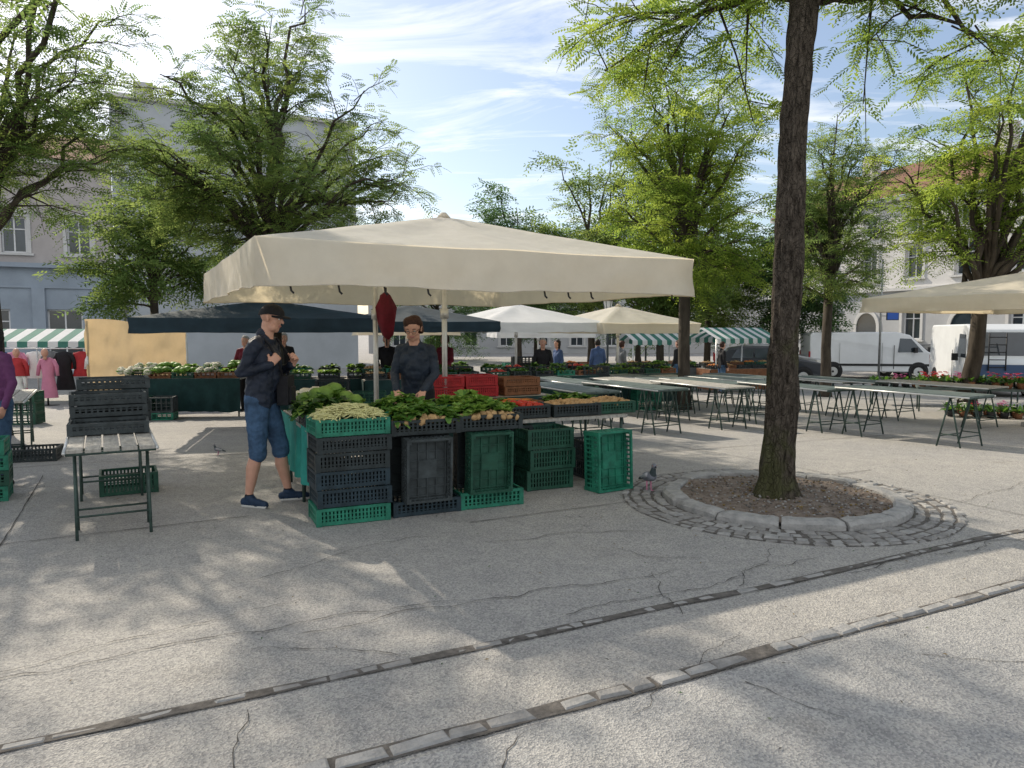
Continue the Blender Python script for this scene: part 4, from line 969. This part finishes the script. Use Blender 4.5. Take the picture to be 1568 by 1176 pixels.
man=person('man_in_cap',(-2.25,6.62),rad(-90),dict(hR=(.09,0,.92),kR=(.10,-.01,.50),aR=(.12,-.09,.085),hL=(-.09,.01,.92),kL=(-.10,.12,.50),aL=(-.13,.17,.085),pel=(0,0,.97),ch=(0,.035,1.29),nk=(0,.055,1.475),hd=(0,.105,1.625),
    sR=(.185,.02,1.41),sL=(-.185,.05,1.41),eR=(.24,-.09,1.17),wR=(.16,.13,1.23),eL=(-.24,.06,1.15),wL=(-.10,.24,1.22)),dict(hair='hair_grey',shoe='shoe',bot='denim'),
    vox=.0065,hair='bald',cap=True,tilt=.18,turn=.0,shorts=True,fat=1.12,disp=.012,arms='strap',feet_out=.35,sc=1.03)
bg=MB()
bg.box((-.10,.18,1.00),(.20,.10,.26),'cloth_black'); bg.box((-.10,.235,.96),(.15,.03,.14),'cloth_black')
bg.tube([(-.02,.18,1.12),(.11,.19,1.26),(.12,.12,1.40),(.08,.02,1.49)],.012,'cloth_black',6); bg.tube([(-.18,.18,1.12),(-.16,.20,1.30),(-.12,.10,1.46)],.012,'cloth_black',6)
bo=bg.obj('shoulder_bag',parent=man,bevel=.03)
woman=person('woman_vendor',(-.98,7.62),rad(172),dict(ch=(0,.05,1.26),nk=(0,.085,1.44),hd=(0,.135,1.58),sR=(.155,.05,1.37),sL=(-.155,.05,1.37),eR=(.215,.08,1.13),eL=(-.215,.08,1.13),wR=(.13,.30,.98),wL=(-.15,.31,.98)),
    dict(top='jacket_blue',hair='hair_brown',bot='cloth_black'),vox=.0065,hair='bob',tilt=.42,arms='work',disp=.010,glasses=True,curl=.45)
ppl=[((-5.9,16.4),175,'work','cloth_maroon','cloth_black','short'),((-5.0,16.2),190,'work','cloth_black','denim','bob'),((-2.9,17.2),180,'work','cloth_black','denim','short'),((-1.5,16.6),150,'work','cloth_maroon','cloth_black','bob'),
     ((.75,18.0),180,'work','cloth_black','denim','short'),((2.6,22.4),10,'down','cloth_blue','cloth_black','short'),((3.4,23.0),-60,'down','cloth_grey','denim','bob'),((5.4,24.0),40,'down','cloth_black','denim','short'),
     ((1.3,21.0),120,'down','cloth_blue','cloth_black','long'),((-2.9,21),180,'work','cloth_red','denim','bob'),((6.7,23.6),-80,'down','cloth_black','denim','short')]
for i,(l,a,arm,t,b,h) in enumerate(ppl):
    person('market_visitor' if arm=='down' else 'stall_vendor',l,rad(a),{},dict(top=t,bot=b,hair=R.choice(['hair_dark','hair_brown','hair_grey'])),vox=.0125,hair=h,arms=arm,sc=R.uniform(.95,1.0),turn=R.uniform(-.4,.4))
person('woman_in_purple',(-5.14,7.35),rad(160),{},dict(top='cloth_purple',bot='denim'),vox=.0105,hair='long',sc=.92,disp=.008)

def pigeon(name,loc,rz,s=1.0):
    root=empty(name,loc,rz); root.scale=(s,s,s)
    P=[('g',(0,-.04,.135),(0,.05,.155),.048,.052),('d',(0,.07,.175),(0,.085,.235),.036,.024),('g',(0,.092,.262),(0,.098,.262),.026,.024),('b',(0,.12,.258),(0,.142,.250),.008,.003),
       ('d',(0,-.09,.125),(0,-.17,.095),.026,.014),('d',(.02,-.09,.122),(.015,-.16,.095),.016,.010),('w',(.042,.03,.165),(.030,-.09,.128),.024,.014),('w',(-.042,.03,.165),(-.030,-.09,.128),.024,.014),
       ('f',(.022,0,.10),(.024,.005,.012),.009,.006),('f',(-.022,0,.10),(-.024,.005,.012),.009,.006)]
    for sx in (-.024,.024):
        for a in (-.5,0,.5): P.append(('f',(sx,.005,.008),(sx+.03*math.sin(a),.005+.032*math.cos(a),.006),.005,.004))
    remesh('body',P,.004,dict(g='pigeon_grey',d='pigeon_dark',w='pigeon_pale',b='black_plastic',f='cloth_pink'),2,0,root)
    e=MB()
    for q in (-1,1): e.ell((q*.023,.104,.266),.004,'car_orange',6,5)
    e.obj('eyes',parent=root); return root
pigeon('pigeon',(1.34,7.15,0),rad(-160)); pigeon('small_bird',(-3.75,9.35,gz(9.35)),rad(100),.5)

# ------------------------------------------------------------ vehicles
def wheel(mb,x,y,r,wd):
    mb.tube([(x,y-wd/2,r),(x,y-wd/2+.02,r),(x,y+wd/2-.02,r),(x,y+wd/2,r)],[r*.92,r,r,r*.92],'rubber',24,smooth=False)
    for s in (-1,1):
        mb.tube([(x,y+s*(wd/2-.01),r),(x,y+s*(wd/2+.012),r)],[r*.62,r*.56],'alu',16,smooth=False)
        mb.tube([(x,y+s*(wd/2+.0),r),(x,y+s*(wd/2+.02),r)],[r*.16,r*.14],'black_plastic',8)
def vehicle(name,loc,rz,prof,width,belt,inset,body,wins,ws,wheels,wr,extra=None,lower=None):
    root=empty(name,loc,rz); mb=MB(); n=len(prof)
    yw=lambda z: width/2-max(0,z-belt)*inset
    vs=[(x,-yw(z),z) for x,z in prof]+[(x,yw(z),z) for x,z in prof]
    fs=[tuple(range(n)),tuple(range(2*n-1,n-1,-1))]+[(i,i+n,(i+1)%n+n,(i+1)%n) for i in range(n)]
    mb.add(vs,fs,body); mb.obj('body_shell',parent=root,bevel=.05)
    d=MB()
    for w in wins:
        for s in (-1,1):
            q=[(x,s*(yw(z)+.006),z) for x,z in w]; d.add(q,[tuple(range(len(q))) if s<0 else tuple(range(len(q)-1,-1,-1))],'glass')
    for (x0,z0,x1,z1) in ws:
        dx,dz=x1-x0,z1-z0; l=math.hypot(dx,dz); nx,nz=(-dz/l,dx/l)
        if nz<0: nx,nz=-nx,-nz
        e=.012; q=[(x0+nx*e,-yw(z0)+.10,z0+nz*e),(x1+nx*e,-yw(z1)+.10,z1+nz*e),(x1+nx*e,yw(z1)-.10,z1+nz*e),(x0+nx*e,yw(z0)-.10,z0+nz*e)]; d.add(q,[(0,1,2,3)],'glass')
    for wx in wheels:
        for s in (-1,1):
            wheel(d,wx,s*(width/2-.10),wr,.22)
            d.tube([(wx,s*(width/2-.02),wr+.02),(wx,s*(width/2+.004),wr+.02)],[wr*1.2,wr*1.2],'black_plastic',24,smooth=False)
    L=prof[-1][0]
    d.box((L+.01,0,.45),(.14,width*.94,.22),'black_plastic'); d.box((-.01,0,.45),(.12,width*.94,.2),'black_plastic')
    for s in (-1,1):
        d.box((L-.10,s*(width/2-.22),.82),(.16,.32,.16),'lamp_glass'); d.box((.0,s*(width/2-.10),1.0),(.05,.14,.35),'crate_red')
        d.box((L-1.25,s*(width/2+.12),1.25),(.12,.16,.22),'black_plastic')
        d.box((L-2.05,s*(width/2+.004),.95),(.02,.012,1.0),'black_plastic')
    if extra: extra(d)
    d.obj('windows_wheels_trim',parent=root); return root
vp=[(0,.32),(0,1.85),(.08,1.98),(3.5,2.0),(4.0,1.88),(4.72,1.18),(5.25,1.02),(5.42,.8),(5.42,.32)]
def vx(d):
    for s in (-1,1):
        d.box((1.2,s*.962,.95),(.015,.012,1.2),'steel'); d.box((2.9,s*.962,.95),(.015,.012,1.2),'steel'); d.box((2.6,s*.965,.62),(4.6,.02,.09),'black_plastic')
vehicle('white_van',(12.9,32.6,gz(33)),rad(-9),vp,1.92,1.1,.10,'van_white',[[(3.52,1.16),(4.52,1.16),(4.05,1.72),(3.6,1.74)]],[(4.06,1.83,4.68,1.23)],(.95,4.35),.33,vx)
def lx(d):
    for s in (-.22,.22): d.tube([(5.52,s-.3,.9),(5.50,s-.3,2.0)],.02,'black_plastic',6)
    for k in range(5): d.tube([(5.51,-.52,1.0+k*.22),(5.51,-.08,1.0+k*.22)],.016,'black_plastic',6)
    d.box((5.44,0,.75),(.04,1.7,.65),'car_blue')
vp2=[(0,.32),(0,2.1),(.08,2.25),(4.6,2.27),(4.95,2.1),(5.25,1.25),(5.4,1.1),(5.42,.8),(5.42,.32)]
vehicle('delivery_van',(16.2,26.8,gz(25)),rad(-108),vp2,1.95,1.1,.06,'van_white',[[(3.9,1.25),(4.9,1.25),(4.7,1.95),(3.95,1.97)]],[(4.97,2.02,5.22,1.33)],(.95,4.35),.34,lx)
cp=[(0,.28),(0,.72),(.15,.95),(.55,1.38),(1.1,1.47),(2.2,1.45),(3.0,1.0),(3.95,.84),(4.15,.62),(4.15,.28)]
cw=[[(.62,1.0),(1.45,1.0),(1.45,1.36),(.85,1.35)],[(1.52,1.0),(2.75,1.0),(2.15,1.36),(1.52,1.37)]]
vehicle('parked_car',(8.2,30.0,gz(30)),rad(-14),cp,1.72,.95,.22,'car_dark',cw,[(2.25,1.43,2.95,1.03),(.2,1.0,.52,1.33)],(.75,3.3),.31)
vehicle('parked_car',(9.8,33.5,gz(33)),rad(-20),cp,1.72,.95,.22,'car_silver',cw,[(2.25,1.43,2.95,1.03),(.2,1.0,.52,1.33)],(.75,3.3),.31)
vehicle('parked_car',(17.2,34.5,gz(34)),rad(-60),cp,1.72,.95,.22,'car_dark',cw,[(2.25,1.43,2.95,1.03),(.2,1.0,.52,1.33)],(.75,3.3),.31)

def lamp(name,x,y,h):
    mb=MB(); z=gz(y)
    mb.tube([(x,y,z),(x,y,z+.5),(x,y,z+.55),(x,y,z+h)],[.09,.07,.045,.035],'lamp_dark',10)
    mb.tube([(x,y,z+h),(x,y,z+h+.05)],[.05,.13],'lamp_dark',8); mb.tube([(x,y,z+h+.05),(x,y,z+h+.38)],[.12,.19],'lamp_glass',6,smooth=False)
    for k in range(6):
        a=k*math.pi/3; mb.tube([(x+.125*math.cos(a),y+.125*math.sin(a),z+h+.05),(x+.195*math.cos(a),y+.195*math.sin(a),z+h+.38)],.01,'lamp_dark',4)
    mb.tube([(x,y,z+h+.38),(x,y,z+h+.46),(x,y,z+h+.56)],[.23,.10,.02],'lamp_dark',8); return mb.obj(name)
lamp('street_lamp',3.55,27.5,2.8); lamp('street_lamp',5.6,31,2.4); lamp('street_lamp',13.2,38,3.0)
pl=MB(); pl.tube([(14.9,30,-.62),(14.9,30,4.3)],[.05,.035],'steel',8); pl.box((15.35,29.95,2.05),(.5,.03,.35),'lamp_dark'); pl.box((15.35,29.93,2.05),(.44,.03,.29),'sign_blue'); pl.tube([(14.9,30,2.05),(15.2,29.97,2.05)],.02,'steel',6); pl.obj('sign_pole')

def flowers(name,c,l,w,rz,cols,h=.0):
    root=empty(name,(c[0],c[1],gz(c[1])),rz); mb=MB(); n=int(l/.22)
    if h>0:
        mb.box((0,0,h-.02),(l,w,.04),'tabletop_green')
        for sx in (-1,1):
            for sy in (-1,1): mb.tube([(sx*(l/2-.05),sy*(w/2-.05),0),(sx*(l/2-.05),sy*(w/2-.05),h)],.018,'steel_green',6)
    for i in range(n):
        for yy in np.arange(-w/2+.12,w/2,.24):
            x=-l/2+.11+i*l/n; mb.tube([(x,yy,h),(x,yy,h+.13)],[.06,.085],R.choice(['crate_wood','black_plastic']),9); cl=R.choice(cols)
            for k in range(18): leafq(mb,(x+R.uniform(-.05,.05),yy+R.uniform(-.05,.05),h+.12),R.uniform(.1,.22),.06,R.uniform(0,6.28),R.uniform(.1,1.4),'greens' if k%2 else 'greens_dk')
            if cl:
                for k in range(6):
                    a=R.uniform(0,6.28); r=R.uniform(0,.11); p=(x+r*math.cos(a),yy+r*math.sin(a),h+R.uniform(.2,.32))
                    for q in range(5): leafq(mb,p,.035,.03,q*1.26,R.uniform(0,.5),cl,.3)
    mb.obj('flower_pots',parent=root)
flowers('flower_display',(10.3,14.6),3.0,.7,rad(-25),['fl_red','fl_pink','fl_white',None,None],0)
flowers('flower_display',(10.6,15.8),3.4,.7,rad(-25),['fl_red','fl_pink','fl_red',None],.55)
flowers('flower_display',(10.6,18.2),3.2,.6,rad(-20),['fl_pink','fl_white',None,None],.45)

# ------------------------------------------------------------ light, sky, camera
EL,AZ=rad(37),rad(-41)
sd=Vector((math.sin(AZ)*math.cos(EL),math.cos(AZ)*math.cos(EL),math.sin(EL)))
sun=bpy.data.lights.new('sun','SUN'); sun.energy=5.0; sun.angle=rad(.53); sun.color=(1,.89,.73)
so=bpy.data.objects.new('sun',sun); COL.objects.link(so); so.rotation_euler=sd.to_track_quat('Z','Y').to_euler(); so.location=(-10,10,20)
w=bpy.data.worlds.new('World'); scene.world=w; w.use_nodes=True; N=w.node_tree.nodes; L=w.node_tree.links
for n_ in list(N): N.remove(n_)
out=N.new('ShaderNodeOutputWorld'); bg_=N.new('ShaderNodeBackground'); sky=N.new('ShaderNodeTexSky'); sky.sky_type='NISHITA'; sky.sun_disc=False
sky.sun_elevation=EL; sky.sun_rotation=AZ; sky.air_density=1.0; sky.dust_density=1.2; sky.ozone_density=1.5; bg_.inputs['Strength'].default_value=.15
L.new(sky.outputs[0],bg_.inputs['Color'])
tc=N.new('ShaderNodeTexCoord'); sep=N.new('ShaderNodeSeparateXYZ'); L.new(tc.outputs['Generated'],sep.inputs[0])
mz=N.new('ShaderNodeMath'); mz.operation='MAXIMUM'; mz.inputs[1].default_value=.03; L.new(sep.outputs['Z'],mz.inputs[0])
az_=N.new('ShaderNodeMath'); az_.operation='ADD'; az_.inputs[1].default_value=.12; L.new(mz.outputs[0],az_.inputs[0])
cmb=N.new('ShaderNodeCombineXYZ')
for i_,ax_ in enumerate('XY'):
    dv=N.new('ShaderNodeMath'); dv.operation='DIVIDE'; L.new(sep.outputs[ax_],dv.inputs[0]); L.new(az_.outputs[0],dv.inputs[1]); L.new(dv.outputs[0],cmb.inputs[i_])
mp_=N.new('ShaderNodeMapping'); mp_.inputs['Rotation'].default_value=(0,0,rad(28)); mp_.inputs['Scale'].default_value=(.6,1.5,1); mp_.inputs['Location'].default_value=(.4,.3,0); L.new(cmb.outputs[0],mp_.inputs[0])
cn=N.new('ShaderNodeTexNoise'); cn.inputs['Scale'].default_value=2.2; cn.inputs['Detail'].default_value=10; cn.inputs['Roughness'].default_value=.64; cn.inputs['Distortion'].default_value=.7; L.new(mp_.outputs[0],cn.inputs['Vector'])
bk=N.new('ShaderNodeMapRange'); bk.inputs['From Min'].default_value=.15; bk.inputs['From Max'].default_value=-.6; bk.inputs['To Min'].default_value=0; bk.inputs['To Max'].default_value=.17; L.new(sep.outputs['Y'],bk.inputs['Value'])  # extra cloud added behind the camera, unseen, to brighten the fill light
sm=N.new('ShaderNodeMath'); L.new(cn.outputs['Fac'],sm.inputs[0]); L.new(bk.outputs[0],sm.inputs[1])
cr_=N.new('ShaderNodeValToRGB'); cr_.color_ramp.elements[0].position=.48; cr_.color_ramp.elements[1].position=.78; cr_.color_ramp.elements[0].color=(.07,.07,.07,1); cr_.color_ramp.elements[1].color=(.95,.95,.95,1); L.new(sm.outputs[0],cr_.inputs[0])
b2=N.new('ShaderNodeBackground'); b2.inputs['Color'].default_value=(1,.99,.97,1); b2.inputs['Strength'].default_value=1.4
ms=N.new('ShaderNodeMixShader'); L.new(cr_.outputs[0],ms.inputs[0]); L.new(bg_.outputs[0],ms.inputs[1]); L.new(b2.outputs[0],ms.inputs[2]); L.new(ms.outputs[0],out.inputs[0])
cam=bpy.data.cameras.new('camera'); cam.lens=26; cam.sensor_width=36; cam.clip_end=2000; cam.clip_start=.05
co_=bpy.data.objects.new('camera',cam); COL.objects.link(co_); co_.location=(0,0,1.6); co_.rotation_euler=(rad(90-4.4),0,0); scene.camera=co_
scene.view_settings.view_transform='Standard'; scene.view_settings.look='None'; scene.view_settings.exposure=0
